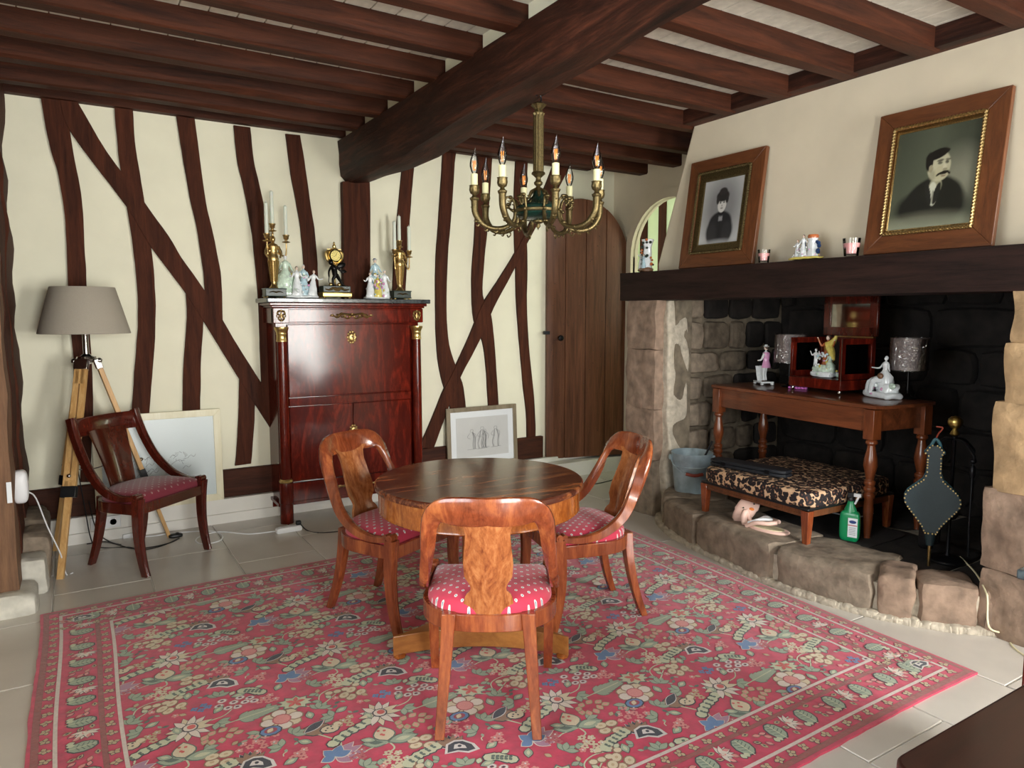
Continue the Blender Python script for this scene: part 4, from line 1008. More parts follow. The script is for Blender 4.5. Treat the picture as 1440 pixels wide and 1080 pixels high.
# ============================================================ FIGURINES
def figure(name, parent, base, h, robe='porcelain', skin='pskin', hair='hair', face=-PI/2, lean=0, coat=None, arms=((.5, .2), (-.4, .1)), legs=False, seat=False, hat=None):
    """small standing or seated figurine: one robe/body surface with head; arms and hair in the same piece"""
    mm = MB(); k = h; b = Vector(base); R = Matrix.Rotation(face+PI/2, 3, 'Z'); ln = lean
    def p(x, y, z): v = R @ Vector((x*k+ln*z*k, y*k, 0)); return b+v+Vector((0, 0, z*k))
    prof = [(.15, 0), (.16, .02), (.14, .12), (.115, .3), (.10, .42), (.078, .55), (.072, .6), (.095, .68), (.105, .76), (.085, .80), (.032, .83), (.026, .86)]
    if seat: prof = [(.19, 0), (.21, .04), (.2, .2), (.19, .36), (.13, .46), (.08, .54), (.078, .6), (.1, .68), (.11, .76), (.085, .80), (.032, .83), (.026, .86)]
    if legs: prof = [(.07, .36), (.088, .42), (.085, .5), (.07, .57), (.075, .62), (.1, .70), (.108, .77), (.08, .80), (.032, .83), (.026, .86)]
    rs = []
    for r, z in prof:
        q = []
        for j in range(14):
            a = 2*PI*j/14; rr = r*(1.0 if legs or z > .55 else 1.22)*(1+(.14*math.cos(5*a+z*9) if z < .5 and not legs else 0)); q.append(p(rr*math.cos(a), rr*math.sin(a)*.8-(.03 if seat and z > .4 else 0), z))
        rs.append(q)
    mm.rings(rs, 0)
    yo = -.03 if seat else 0
    mm.ell(p(0, yo-.0, .915), (.05*k, .055*k, .066*k), 1, 10, 8).ell(p(0, yo-.055, .905), (.009*k, .012*k, .012*k), 1, 6, 4).ell(p(0, yo+.014, .935), (.055*k, .055*k, .062*k), 2, 10, 7)
    for sx_ in (-1, 1): mm.ell(p(sx_*.018, yo-.05, .92), .005*k, 2, 5, 3)
    if hat: mm.lathe([(.001, 0), (.085*k, 0), (.085*k, .008*k), (.045*k, .02*k), (.04*k, .05*k), (.001, .055*k)], p(0, 0, .955), 3, 12)
    if legs:
        for sx_ in (-1, 1):
            mm.tube([p(sx_*.04, 0, .42), p(sx_*.05, -.03, .22), p(sx_*.055, 0, .03)], [.045*k, .034*k, .022*k], 0 if not coat else 3, 8, 3).ell(p(sx_*.055, -.03, .015), (.022*k, .042*k, .016*k), 2, 8, 5)
    for sg, (ox, oz) in zip((-1, 1), arms):
        sh = p(sg*.1, yo, .76); el = p(sg*(.15+abs(ox)*.1), yo-.03, .76-.16+oz*.3); ha = p(sg*(.10+ox*.5), yo-.1, .76-.2+oz)
        mm.tube([sh, el, ha], [.034*k, .027*k, .018*k], 0, 8, 3).ell(ha, (.02*k,)*3, 1, 6, 4)
    if coat:
        rs = []
        for r, z in ((.15, .38), (.13, .48), (.095, .58), (.11, .68), (.118, .76), (.09, .80)):
            rs.append([p(r*math.cos(a), r*.86*math.sin(a)+.008, z) for a in [-.35+j*(PI+.7)/10 for j in range(11)]])
        n = 11; vs = [q for r_ in rs for q in r_]; mm.add(vs, [(i*n+j, i*n+j+1, (i+1)*n+j+1, (i+1)*n+j) for i in range(len(rs)-1) for j in range(n-1)], 4)
    return mm.build(name, [robe, skin, hair, 'pnavy' if not legs else robe, coat or robe], parent, sharp=60)
def rockbase(parent, sx, sy, h, mat='porcelain', seed=0, c=(0, 0)):
    return MB().super((c[0], c[1], h/2), (sx, sy, h), 4, 7, h*.25, 30, seed=seed).build('base', mat, parent)
TOPZ = SZ+.008
def cand(name, label, x, y, mid_h, side, arms, flip=1, can_lbl=None):
    t = thing(name, label, 'candelabra', (x, y, TOPZ), 0, None)
    MB().bb(-.068, .068, -.05, .05, .012, .062).bb(-.072, .072, -.054, .054, .058, .066).bb(-.072, .072, -.054, .054, .010, .016).build('pedestal', 'gmarble', t, bevel=.004)
    m = MB()
    for a in (-1, 1):
        for b in (-1, 1): m.ell((a*.055, b*.04, .008), (.01, .01, .008), seg=8, rg=5)
        m.tube([(0, -.052, .038), (a*.02, -.054, .044), (a*.045, -.052, .037)], [.006, .005, .002], seg=6, sm=3)
    m.build('foot', 'gold2', t)
    m = MB(); m.lathe([(.034, .066), (.03, .075), (.02, .085), (.016, .10), (.018, .11), (.03, .24), (.034, .25)], seg=12, sq=.8)
    m.lathe([(.034, .25), (.036, .262), (.033, .28), (.025, .30), (.03, .325), (.036, .345), (.03, .358), (.011, .366), (.010, .375)], seg=14, sq=.8)
    m.ell((0, 0, .392), (.017, .019, .022)).ell((0, .006, .397), (.019, .018, .02))
    for q in range(7): a = PI+PI*q/6; m.tube([(.034*math.cos(a), .028*math.sin(a), .25), (.02*math.cos(a), .017*math.sin(a), .11)], [.005, .003], seg=5)
    for sg in (-1, 1): m.tube([(sg*.033, 0, .345), (sg*.05, -.012, .30), (sg*.04, -.02, .27)], [.011, .009, .006], seg=8, sm=3)
    m.build('caryatid', 'gold2', t, sharp=60)
    def cup(px, pz, py=0):
        c = MB().lathe([(.001, -.006), (.008, -.004), (.024, 0), (.028, .004), (.022, .006), (.008, .010), (.009, .018), (.017, .024), (.018, .04), (.022, .044), (.022, .050), (.014, .050), (.0135, .03), (.001, .03)], (px, py, pz), seg=16).build('candle_cup', 'gold2', t, sharp=50)
    m = MB().lathe([(.012, .408), (.006, .415), (.008, .425), (.005, .44)], seg=10); m.build('stem', 'gold2', t); cup(0, mid_h)
    for dx, dz, dy in arms:
        MB().tube([(.0, .02, .335), (dx*.45, dy*.5+.02, .30), (dx*.9, dy, dz-.09), (dx, dy, dz-.045), (dx, dy, dz)], [.006, .006, .006, .005, .005], seg=8, sm=6).ell((dx*.55, dy*.6+.01, .315), (.014, .01, .014)).build('arm', 'gold2', t)
        cup(dx, dz, dy)
    for (dx, dz, dy), L, lb in zip([(0, mid_h, 0)]+list(arms), side, can_lbl):
        c = MB().lathe([(.013, 0), (.0125, L-.008), (.005, L-.001), (.001, L)], seg=14).build('candle', 'candle'); MB().tube([(0, 0, L-.002), (.001, 0, L+.007)], .0012, seg=5).build('wick', 'paper', c)
        c.location = (x+dx, y+dy, TOPZ+dz+.031); tag(c, lb, 'candle')
    return t
cand('candelabra', 'gilt figure candelabra with green base at the left end of the secretaire', P(386, 417, y=4.96).x, 4.96, .445, (.235, .225, .215), ((-.045, .375, -.03), (.088, .375, 0)), can_lbl=('tall white candle in the middle of the left candelabra', 'white candle on the left arm of the left candelabra', 'white candle on the right arm of the left candelabra'))
cand('candelabra', 'gilt figure candelabra with green base at the right end of the secretaire', P(561, 417, y=5.0).x, 4.98, .36+.025, (.20, .225, .20), ((-.05, .315, -.03), (.078, .315, 0)), can_lbl=('tall white candle in the middle of the right candelabra', 'white candle on the left arm of the right candelabra', 'white candle on the right arm of the right candelabra'))
# clock
cx_ = P(472, 417, y=4.96).x
ck = thing('mantel_clock', 'gilt clock with round dial above a dark winged figure on black and brass base', 'clock', (cx_, 4.97, TOPZ))
MB().bb(-.105, .105, -.055, .055, .014, .044).bb(-.11, .11, -.06, .06, .038, .046).build('brass_base', 'brass', ck, bevel=.004)
m = MB()
for a in (-1, 1):
    for b in (-1, 1): m.ell((a*.09, b*.045, .008), (.012, .012, .008), seg=8, rg=5)
m.build('foot', 'gold2', ck)
MB().bb(-.098, .098, -.048, .048, .046, .09).build('black_plinth', 'gmarble', ck, bevel=.003)
m = MB()
for a in (-1, 1):
    m.tube([(0, -.052, .068), (a*.03, -.055, .074), (a*.055, -.052, .062), (a*.085, -.05, .068)], [.011, .009, .007, .003], seg=8, sm=4)
m.ell((0, -.05, .066), (.024, .006, .014)).build('plinth_mount', 'gold2', ck)
m = MB().lathe([(.02, .09), (.012, .11), (.010, .16), (.02, .20), (.03, .215), (.02, .24)], (0, .012, 0), seg=12)
m.ell((-.03, 0, .10), .015).ell((.03, 0, .10), .015); m.build('gilt_stem', 'gold', ck)
DZ = .30
m = MB().lathe([(.001, .03), (.04, .03), (.045, .02), (.045, -.025), (.041, -.03), (.001, -.03)], (0, 0, DZ), ax=(0, -1, 0), seg=28)
for a in (-1, 1): m.tube([(a*.025, 0, DZ+.04), (a*.055, 0, DZ+.02), (a*.05, 0, DZ-.02), (a*.03, 0, DZ-.045), (0, 0, DZ-.06)], [.008, .012, .012, .009, .01], seg=8, sm=4)
m.lathe([(.025, .04), (.03, .048), (.012, .058), (.014, .07), (.006, .08), (.008, .088), (.001, .1)], (0, 0, DZ), seg=12).bb(-.05, .05, -.004, .004, DZ+.043, DZ+.048).build('drum', 'gold', ck)
dl = MB().lathe([(.001, .033), (.036, .033), (.036, .030), (.001, .030)], (0, 0, DZ), ax=(0, -1, 0), seg=28).build('dial', 'dialg', ck)
m = MB()
for k in range(12): a = 2*PI*k/12; m.box((.028*math.sin(a), -.0345, DZ+.028*math.cos(a)), (.0022, .001, .007), R=Matrix.Rotation(a, 3, 'Y'))
m.box((.004, -.035, DZ+.009), (.002, .001, .018), R=Matrix.Rotation(.4, 3, 'Y')).box((-.008, -.035, DZ-.004), (.0015, .001, .024), R=Matrix.Rotation(1.1, 3, 'Y')); m.build('hands', 'bronze', dl)
MB().lathe([(.036, .030), (.041, .036), (.044, .030)], (0, 0, DZ), ax=(0, -1, 0), seg=28).build('bezel', 'bronze', ck)
m = MB()
m.tube([(-.01, -.035, .165), (-.012, -.038, .19), (-.02, -.042, .215), (-.032, -.045, .238)], [.017, .019, .021, .010], seg=10, sm=3).ell((-.04, -.047, .252), (.017, .018, .02))
m.tube([(-.0, -.035, .17), (-.022, -.03, .135), (-.018, -.03, .094)], [.015, .011, .007], seg=8, sm=3).tube([(.0, -.035, .17), (.02, -.03, .14), (.05, -.03, .094)], [.015, .012, .007], seg=8, sm=3)
m.tube([(-.032, -.04, .226), (-.055, -.045, .19), (-.058, -.055, .15)], [.009, .007, .005], seg=8, sm=3).tube([(-.0, -.04, .222), (.03, -.05, .195), (.06, -.05, .2)], [.009, .007, .005], seg=8, sm=3)
m.ell((.045, -.01, .235), (.034, .006, .02), R=Matrix.Rotation(-.4, 3, 'Y')).ell((.06, -.015, .19), (.024, .006, .009), R=Matrix.Rotation(-.15, 3, 'Y')).ell((-.015, -.03, .093), (.014, .018, .006)).ell((.054, -.03, .093), (.014, .018, .006))
m.tube([(-.058, -.055, .152), (-.062, -.055, .12), (-.05, -.05, .10)], [.003, .003, .002], seg=6)
m.build('winged_figure', 'bronze', ck, sharp=70)
# porcelain groups on the secretaire
x0 = P(420, 417, y=4.93).x
g = thing('porcelain_group', 'pale porcelain figure group between the left candelabra and the clock', 'figurine', (x0, 4.95, TOPZ))
rockbase(g, .235, .11, .022, 'porcelain', 1, (.02, 0))
figure('figure', g, (-.075, .02, .06), .235, 'pgreen', 'porcelain', 'porcelain', seat=True, arms=((.1, .0), (.2, -.05))); figure('figure', g, (-.01, -.025, .018), .2, 'porcelain', 'pskin', 'hair', arms=((.2, .1), (.4, .12)))
figure('figure', g, (.045, .01, .018), .215, 'pblue', 'pskin', 'porcelain', arms=((.3, .2), (.1, 0))); figure('figure', g, (.095, -.01, .018), .18, 'porcelain', 'pskin', 'hair', arms=((.3, .0), (.5, .1)), lean=.1)
MB().super((-.07, .02, .035), (.10, .09, .07), 3, 5, .012, 30).build('rock', 'pgreen', g)
x0 = P(531, 417, y=4.93).x
g = thing('porcelain_group', 'pale porcelain family group between the clock and the right candelabra', 'figurine', (x0, 4.95, TOPZ))
rockbase(g, .185, .10, .02, 'porcelain', 2)
figure('figure', g, (.0, .025, .07), .225, 'pblue', 'pskin', 'porcelain', seat=True, hat=1, arms=((.2, 0), (.2, 0))); figure('figure', g, (-.055, -.02, .015), .18, 'porcelain', 'pskin', 'hair', arms=((.4, .1), (.2, 0)))
figure('figure', g, (.0, -.03, .015), .165, 'pyell', 'pskin', 'hair', arms=((.2, 0), (.2, 0))); figure('figure', g, (.06, -.01, .015), .2, 'porcelain', 'pskin', 'porcelain', arms=((.1, .05), (.2, 0)))
MB().super((0, .025, .05), (.09, .07, .1), 3, 5, .012, 30).build('rock', 'pgreen', g)
m = MB()
for k in range(10): m.ell((random.uniform(-.03, .03), -.06+random.uniform(0, .01), .09+random.uniform(-.02, .05)), .008, seg=6, rg=4)
m.build('flowers', 'ppink', g)['kind'] = 'stuff'
def fuss(par, n, sx, sy, z0, z1, seed=0, mats=('porcelain', 'porcelain', 'pblue', 'ppink', 'pgreen', 'porcelain', 'pyell'), r=(.004, .010)):
    rq = random.Random(seed); m = MB()
    for k in range(n):
        z = rq.uniform(z0, z1); q = 1-.55*(z-z0)/(z1-z0); a = rq.uniform(0, 6.28); w = rq.uniform(.7, 1.05)*q
        m.ell((sx*w*math.cos(a), sy*w*math.sin(a), z), (rq.uniform(*r), rq.uniform(*r), rq.uniform(*r)), rq.randrange(len(mats)), 6, 4)
    o = m.build('ornament', list(mats), par, sharp=60); o['kind'] = 'stuff'; return o
# ============================================================ CHANDELIER
hx, hy = 1.982, 2.95
ch = thing('chandelier', 'brass eight-light chandelier with fluted stem and dark green bowl', 'chandelier', (hx, hy, 1.87)); Z = lambda z: z-1.87
MB().tube([(0, 0, Z(2.435)), (.014, 0, Z(2.447)), (.012, 0, Z(2.468)), (0, 0, Z(2.478)), (-.014, 0, Z(2.466)), (-.012, 0, Z(2.5))], .0035, seg=6, sm=4).build('hook', 'iron', ch)
MB().lathe([(.006, 2.44), (.02, 2.435), (.036, 2.425), (.026, 2.415), (.016, 2.405), (.018, 2.395), (.027, 2.385), (.024, 2.375)], (0, 0, -1.87), seg=16, flute=.12, fn=8).build('crown_cap', 'oldbrass', ch)
MB().lathe([(.024, 2.39), (.024, 2.105)], (0, 0, -1.87), seg=48, flute=.09, fn=12).build('fluted_stem', 'oldbrass', ch, sharp=80)
MB().lathe([(.02, 2.112), (.032, 2.108), (.034, 2.1), (.022, 2.09), (.012, 2.08), (.014, 2.068), (.022, 2.06), (.02, 2.05), (.01, 2.042), (.016, 2.03), (.024, 2.02)], (0, 0, -1.87), seg=20).build('baluster', 'oldbrass', ch, sharp=60)
MB().lathe([(.02, 2.02), (.03, 1.995), (.05, 1.975), (.085, 1.955), (.105, 1.945), (.11, 1.935), (.11, 1.925)], (0, 0, -1.87), seg=32).lathe([(.11, 1.918), (.112, 1.905), (.10, 1.892), (.07, 1.882), (.03, 1.876), (.001, 1.875)], (0, 0, -1.87), seg=32).build('bowl', 'green', ch, sharp=50)
MB().lathe([(.112, 1.93), (.119, 1.926), (.119, 1.916), (.112, 1.912)], (0, 0, -1.87), seg=32).lathe([(.03, 1.878), (.028, 1.87), (.01, 1.862), (.012, 1.85), (.004, 1.84), (.001, 1.832)], (0, 0, -1.87), seg=14).build('bowl_rim', 'oldbrass', ch, sharp=50)
m = MB()
for k in range(6):
    a = PI*k/3; m.tube([(.014*math.cos(a), .014*math.sin(a), Z(2.03)), (.04*math.cos(a), .04*math.sin(a), Z(2.012)), (.052*math.cos(a), .052*math.sin(a), Z(1.99)), (.064*math.cos(a), .064*math.sin(a), Z(1.995))], [.006, .009, .006, .002], seg=6, sm=3)
m.build('leaf_collar', 'oldbrass', ch)
RA = .315
for k in range(8):
    a = math.radians(12+45*k)-YAW; R = Matrix.Rotation(a, 4, 'Z'); m = MB(); m.T = R
    def q(r, z): return (r, 0, Z(z))
    m.tube([q(.11, 1.922), q(.125, 1.975), q(.155, 1.985), q(.17, 1.955), q(.155, 1.94)], [.006, .006, .0055, .005, .006], seg=8, sm=6)
    m.tube([q(.112, 1.918), q(.125, 1.87), q(.165, 1.842), q(.22, 1.835), q(.275, 1.855), q(.31, 1.905), q(.315, 1.965)], [.008, .010, .011, .012, .014, .016, .017], seg=10, sm=6)
    m.tube([q(.17, 1.84), q(.16, 1.82), q(.175, 1.808), q(.182, 1.82)], .0035, seg=6, sm=3).ell(q(.125, 1.922), .009, seg=8, rg=5).ell(q(.155, 1.94), .007, seg=8, rg=5)
    for t_, (r_, z_) in enumerate(((.30, 1.885), (.29, 1.865), (.25, 1.842), (.20, 1.836), (.315, 1.95), (.14, 1.86), (.135, 1.985), (.168, 1.97))):
        m.ell(q(r_+.004, z_), (.012, .015, .009), seg=8, rg=5); m.tube([q(r_, z_-.008), q(r_+.008, z_-.02), q(r_+.018, z_-.016)], [.005, .004, .002], seg=5, sm=2)
    arm = m.build('arm', 'oldbrass', ch, sharp=60)
    m = MB(); m.T = R; m.lathe([(.012, 1.96), (.019, 1.965), (.022, 1.975), (.012, 1.982), (.009, 1.99), (.020, 1.998), (.024, 2.012), (.022, 2.03), (.025, 2.034), (.018, 2.034)], (RA, 0, -1.87), seg=20, flute=.05, fn=10); m.build('cup', 'oldbrass', arm, sharp=50)
    m = MB(); m.T = R; m.lathe([(.0165, 2.02), (.0165, 2.088), (.010, 2.09), (.001, 2.09)], (RA, 0, -1.87), seg=14); m.build('sleeve', 'sleeve', arm)
    m = MB(); m.T = R
    m.lathe([(.009, 2.088), (.015, 2.10), (.0215, 2.122), (.022, 2.135), (.0175, 2.158), (.010, 2.178), (.005, 2.197), (.0015, 2.215)], (RA, 0, -1.87), seg=16); m.v = [v+Vector((.004*((v.z+1.87-2.17)/.03), 0, 0)) if v.z+1.87 > 2.17 else v for v in m.v]
    m.build('bulb', 'bulb', arm)
    m = MB(); m.T = R
    for w in range(4): b = PI/2*w; m.tube([(RA+.004*math.cos(b), .004*math.sin(b), Z(2.105)), (RA+.007*math.cos(b), .007*math.sin(b), Z(2.15))], .0018, seg=5)
    m.build('filament', 'filament', arm)
# ============================================================ PICTURES
def paint(name, w, h, nx, ny, fn, parent, T):
    vs = []; cs = []
    for j in range(ny+1):
        for i in range(nx+1):
            u, v = i/nx, j/ny; vs.append(T @ Vector(((u-.5)*w, 0, (v-.5)*h))); cs += [*fn(u, v), 1]
    me = bpy.data.meshes.new(name); me.from_pydata([tuple(v) for v in vs], [], [(j*(nx+1)+i, j*(nx+1)+i+1, (j+1)*(nx+1)+i+1, (j+1)*(nx+1)+i) for j in range(ny) for i in range(nx)])
    me.materials.append(M['print']); a = me.color_attributes.new('col', 'FLOAT_COLOR', 'POINT'); a.data.foreach_set('color', cs); me.update()
    o = bpy.data.objects.new(name, me); COL.objects.link(o); o.parent = parent; return o
def mixc(a, b, t): t = max(0, min(1, t)); return tuple(x+(y-x)*t for x, y in zip(a, b))
def G(h): return C(h)[:3]
def soft(c, layers, u, v):
    for (cx, cy, rx, ry, rot, col, s, al) in layers:
        dx, dy = u-cx, (v-cy); ca, sa = math.cos(rot), math.sin(rot); X = (dx*ca+dy*sa)/rx; Y = (-dx*sa+dy*ca)/ry
        d = math.sqrt(X*X+Y*Y); t = (1-d)/s+.5
        if t > 0: c = mixc(c, col, min(1, t)*al)
    return c
MAN = [(.80, .45, .22, .25, 0, G('#9c9c88'), 1.2, .7), (.5, .2, .42, .20, 0, G('#22231f'), .25, 1), (.47, .34, .27, .15, .25, G('#22231f'), .2, 1), (.62, .33, .26, .16, -.25, G('#24251f'), .25, 1), (.46, .05, .5, .1, 0, G('#7a7a68'), .8, .6),
       (.535, .405, .075, .085, 0, G('#a2a084'), .2, 1), (.515, .33, .055, .12, .12, G('#c9cbb8'), .12, 1), (.56, .33, .035, .11, -.25, G('#2a2a26'), .15, 1), (.46, .33, .03, .12, .3, G('#2a2a26'), .15, 1), (.515, .30, .014, .07, 0, G('#8e8e7e'), .3, .8),
       (.55, .60, .135, .15, .1, G('#c2bfa2'), .12, 1), (.585, .53, .095, .075, .2, G('#bdb99a'), .2, 1), (.515, .722, .135, .05, .22, G('#1b1a16'), .2, 1), (.43, .655, .045, .095, .05, G('#1d1c18'), .25, 1), (.60, .742, .06, .022, .1, G('#1b1a16'), .3, 1), (.455, .585, .026, .038, 0, G('#a39c80'), .2, 1),
       (.64, .63, .022, .016, 0, G('#2c2a22'), .5, .85), (.56, .63, .028, .014, 0, G('#2c2a22'), .5, .8), (.56, .655, .04, .012, .1, G('#2a2620'), .5, .8), (.65, .655, .032, .011, -.1, G('#2a2620'), .5, .7), (.62, .585, .022, .04, .1, G('#d3cfb4'), .6, .7), (.625, .56, .026, .014, 0, G('#7c745c'), .5, .7),
       (.615, .528, .062, .017, .12, G('#1f1c16'), .3, 1), (.675, .52, .02, .012, -.5, G('#1f1c16'), .4, 1), (.55, .515, .025, .012, .5, G('#1f1c16'), .4, 1), (.615, .498, .03, .009, 0, G('#7a5f4c'), .5, .7), (.48, .52, .035, .06, .3, G('#8c8870'), .8, .6)]
def manf(u, v):
    c = mixc(G('#5d6352'), G('#3c4238'), abs(u-.5)*1.2+(v-.3)*.5); c = soft(c, MAN, u, v); return mixc(c, G('#8f9480'), max(0, (.13-v)/.13))
WOM = [(.5, .52, .36, .36, 0, G('#7b7b7c'), .9, .8), (.5, .22, .26, .2, 0, G('#2b2b2d'), .18, 1), (.5, .33, .22, .13, 0, G('#2b2b2d'), .2, 1), (.36, .2, .09, .13, .1, G('#353537'), .4, 1), (.64, .2, .09, .13, -.1, G('#353537'), .4, 1), (.5, .44, .05, .06, 0, G('#555558'), .2, 1), (.5, .435, .06, .025, 0, G('#222224'), .3, 1),
       (.5, .545, .085, .10, 0, G('#cfcdca'), .12, 1), (.5, .645, .125, .068, 0, G('#2e2c2c'), .2, 1), (.5, .70, .08, .045, 0, G('#343232'), .3, 1), (.41, .60, .03, .05, 0, G('#343232'), .4, 1), (.59, .60, .03, .05, 0, G('#343232'), .4, 1),
       (.465, .565, .018, .01, 0, G('#2a2a2a'), .5, .9), (.535, .565, .018, .01, 0, G('#2a2a2a'), .5, .9), (.465, .583, .024, .006, .1, G('#3a3a3a'), .5, .7), (.535, .583, .024, .006, -.1, G('#3a3a3a'), .5, .7), (.5, .527, .014, .012, 0, G('#8f8d8a'), .6, .7), (.5, .497, .026, .008, 0, G('#5c5858'), .5, .8),
       (.5, .37, .045, .022, .5, G('#9a9a9c'), .4, .8), (.5, .37, .045, .022, -.5, G('#9a9a9c'), .4, .8), (.5, .22, .006, .12, 0, G('#141416'), .5, .7), (.5, .07, .3, .05, 0, G('#a9aaac'), .9, .8)]
def womf(u, v):
    d = math.hypot(u-.5, (v-.45)*.8); c = mixc(G('#9b9c9e'), G('#c2c3c3'), d*1.9); c = soft(c, WOM, .5+(u-.5)/1.28, .40+(v-.42)/1.28); return c
def portrait(name, label, a0, a1, b0, w, h, pw, ph, fn, dark):
    """a0/a1: bottom-left / bottom-right pixels; leans on the breast"""
    bl, br = P(*a0, x=3.47), P(*a1, x=3.47); yc = (bl.y+br.y)/2; lean = math.atan2(.10, h)
    t = thing(name, label, 'picture', (3.475, yc, 1.7215), 0); H = h
    # local frame: X along room -y (left to right seen from the room), Z up, Y into the wall
    T = Matrix.Rotation(-PI/2, 4, 'Z') @ Matrix.Rotation(-lean, 4, 'X')
    def bar(p, n, mat, z0=-.018, z1=.012, **k):
        mm = MB(); mm.T = T @ Matrix(((1, 0, 0, 0), (0, 0, -1, 0), (0, 1, 0, 0), (0, 0, 0, 1))); mm.prism(p, z0, z1); return mm.build(n, mat, t, bevel=k.get('bevel', .003))
    bw = .092; x = w/2
    bar([(-x, 0), (x, 0), (x-bw, bw), (-x+bw, bw)], 'frame_side', 'framex'); bar([(-x, H), (-x+bw, H-bw), (x-bw, H-bw), (x, H)], 'frame_side', 'framex')
    bar([(-x, 0), (-x+bw, bw), (-x+bw, H-bw), (-x, H)], 'frame_side', 'framew'); bar([(x, 0), (x, H), (x-bw, H-bw), (x-bw, bw)], 'frame_side', 'framew')
    # gilt rope moulding
    mm = MB(); mm.T = T; xi, z0, z1 = x-bw, bw, H-bw; mt = 'gold2' if not dark else 'oldbrass'
    def run(A, B, n, r):
        for k in range(n):
            c = Vector(A).lerp(Vector(B), (k+.5)/n); d = (Vector(B)-Vector(A)).normalized(); mm.ell(c, (r*1.3, r*.8, r*.75), seg=6, rg=4, R=Matrix.Rotation(math.atan2(-d.z, d.x)+.6, 3, 'Y'))
    for (A, B, n) in (((-xi, -.022, z0), (xi, -.022, z0), 26), ((-xi, -.022, z1), (xi, -.022, z1), 26), ((-xi, -.022, z0), (-xi, -.022, z1), 34), ((xi, -.022, z0), (xi, -.022, z1), 34)): run(A, B, n, .011)
    gm = mm.build('rope_moulding', mt, t); gm['kind'] = 'stuff'
    gi = .012; px, pz = pw/2, ph/2; zc = H/2
    for p in ([(-xi-.01, z0-.01), (xi+.01, z0-.01), (px, zc-pz), (-px, zc-pz)], [(-xi-.01, z1+.01), (-px, zc+pz), (px, zc+pz), (xi+.01, z1+.01)], [(-xi-.01, z0-.01), (-px, zc-pz), (-px, zc+pz), (-xi-.01, z1+.01)], [(xi+.01, z0-.01), (xi+.01, z1+.01), (px, zc+pz), (px, zc-pz)]):
        bar(p, 'gilt_slip', mt, -.012, .004, bevel=.001)
    mm = MB(); mm.T = T
    for k in range(60):
        for (A, B) in (((-px-.005, -.006, zc-pz), (-px-.005, -.006, zc+pz)), ((px+.005, -.006, zc-pz), (px+.005, -.006, zc+pz)), ((-px, -.006, zc-pz-.005), (px, -.006, zc-pz-.005)), ((-px, -.006, zc+pz+.005), (px, -.006, zc+pz+.005))):
            mm.ell(Vector(A).lerp(Vector(B), (k+.5)/60), .0032, seg=5, rg=3)
    mm.build('beading', mt, t)['kind'] = 'stuff'
    paint('photograph', pw+.004, ph+.004, 96, 120, fn, t, T @ Matrix.Translation((0, .000, zc)))
    mm = MB(); mm.T = T; mm.bb(-x+.01, x-.01, .006, .014, .01, H-.01).build('backing', 'framew', t)
portrait('framed_portrait', 'large oak-framed old photograph of a man with moustache and dark suit', (1215, 355), (1395, 342), 0, .60, .705, .385, .475, manf, False)
portrait('framed_portrait', 'oak-framed old photograph of a woman in dark dress, nearer the arch', (955, 377), (1058, 368), 0, .60, .70, .315, .405, womf, True)
def sketch(name, label, tl, br, bot, fm_, fw, mats, lines, lean=.07):
    A = P(*bot, y=5.075); B = P(*br, y=5.075); TL = P(*tl, y=5.11); w = B.x-A.x; h = (TL.z-.17)/math.cos(lean/1)
    t = thing(name, label, 'picture', ((A.x+B.x)/2, 5.079, .1695)); T = Matrix.Rotation(-math.atan2(.028, h), 4, 'X'); x = w/2
    def bar(p, n, mat, z0, z1):
        mm = MB(); mm.T = T @ Matrix(((1, 0, 0, 0), (0, 0, -1, 0), (0, 1, 0, 0), (0, 0, 0, 1))); mm.prism(p, z0, z1); return mm.build(n, mat, t, bevel=.002)
    f = fw
    for p in ([(-x, 0), (x, 0), (x-f, f), (-x+f, f)], [(-x, h), (-x+f, h-f), (x-f, h-f), (x, h)], [(-x, 0), (-x+f, f), (-x+f, h-f), (-x, h)], [(x, 0), (x, h), (x-f, h-f), (x-f, f)]): bar(p, 'frame_side', mats[0], -.012, .008)
    mm = MB(); mm.T = T; mm.bb(-x+f-.004, x-f+.004, -.0005, .004, f-.004, h-f+.004).build('mount', mats[1], t)
    g_ = f+.05; mm = MB(); mm.T = T; mm.bb(-x+g_, x-g_, -.0022, -.0006, g_, h-g_).build('drawing', mats[2], t)
    mm = MB(); mm.T = T @ Matrix.Translation((0, -.003, h/2)); sw_, sh_ = (w-2*g_)/2, (h-2*g_)/2
    for ln in lines: mm.tube([(a*sw_, 0, b*sh_) for a, b in ln], .0011, seg=4, sm=3)
    mm.build('ink_lines', 'ink', t)['kind'] = 'stuff'
    mm = MB(); mm.T = T; mm.bb(-x+f, x-f, -.0075, -.0065, f, h-f).build('glazing', 'satin', t)
rd2 = random.Random(5)
def sketchfig(cx, s, cy=-.1):
    L = []
    L.append([(cx+.06*s*math.cos(a), cy+.42*s+.07*s*math.sin(a)) for a in [k*.9 for k in range(8)]])
    for k in range(6): o = rd2.uniform(-.1, .1)*s; L.append([(cx+o*.6, cy+.34*s), (cx+o*1.3+.02, cy+.05*s), (cx+o*1.6-.02, cy-.25*s), (cx+o*1.4, cy-.5*s)])
    L.append([(cx-.07*s, cy+.3*s), (cx-.17*s, cy+.12*s), (cx-.06*s, cy+.02*s)]); L.append([(cx+.07*s, cy+.3*s), (cx+.16*s, cy+.18*s), (cx+.12*s, cy-.05*s)]); L.append([(cx-.18*s, cy-.52*s), (cx+.18*s, cy-.5*s)])
    return L
L1 = sketchfig(-.42, 1)+sketchfig(-.02, 1.1, -.05)+sketchfig(.08, .9, -.1)+sketchfig(.5, 1.05, -.05)
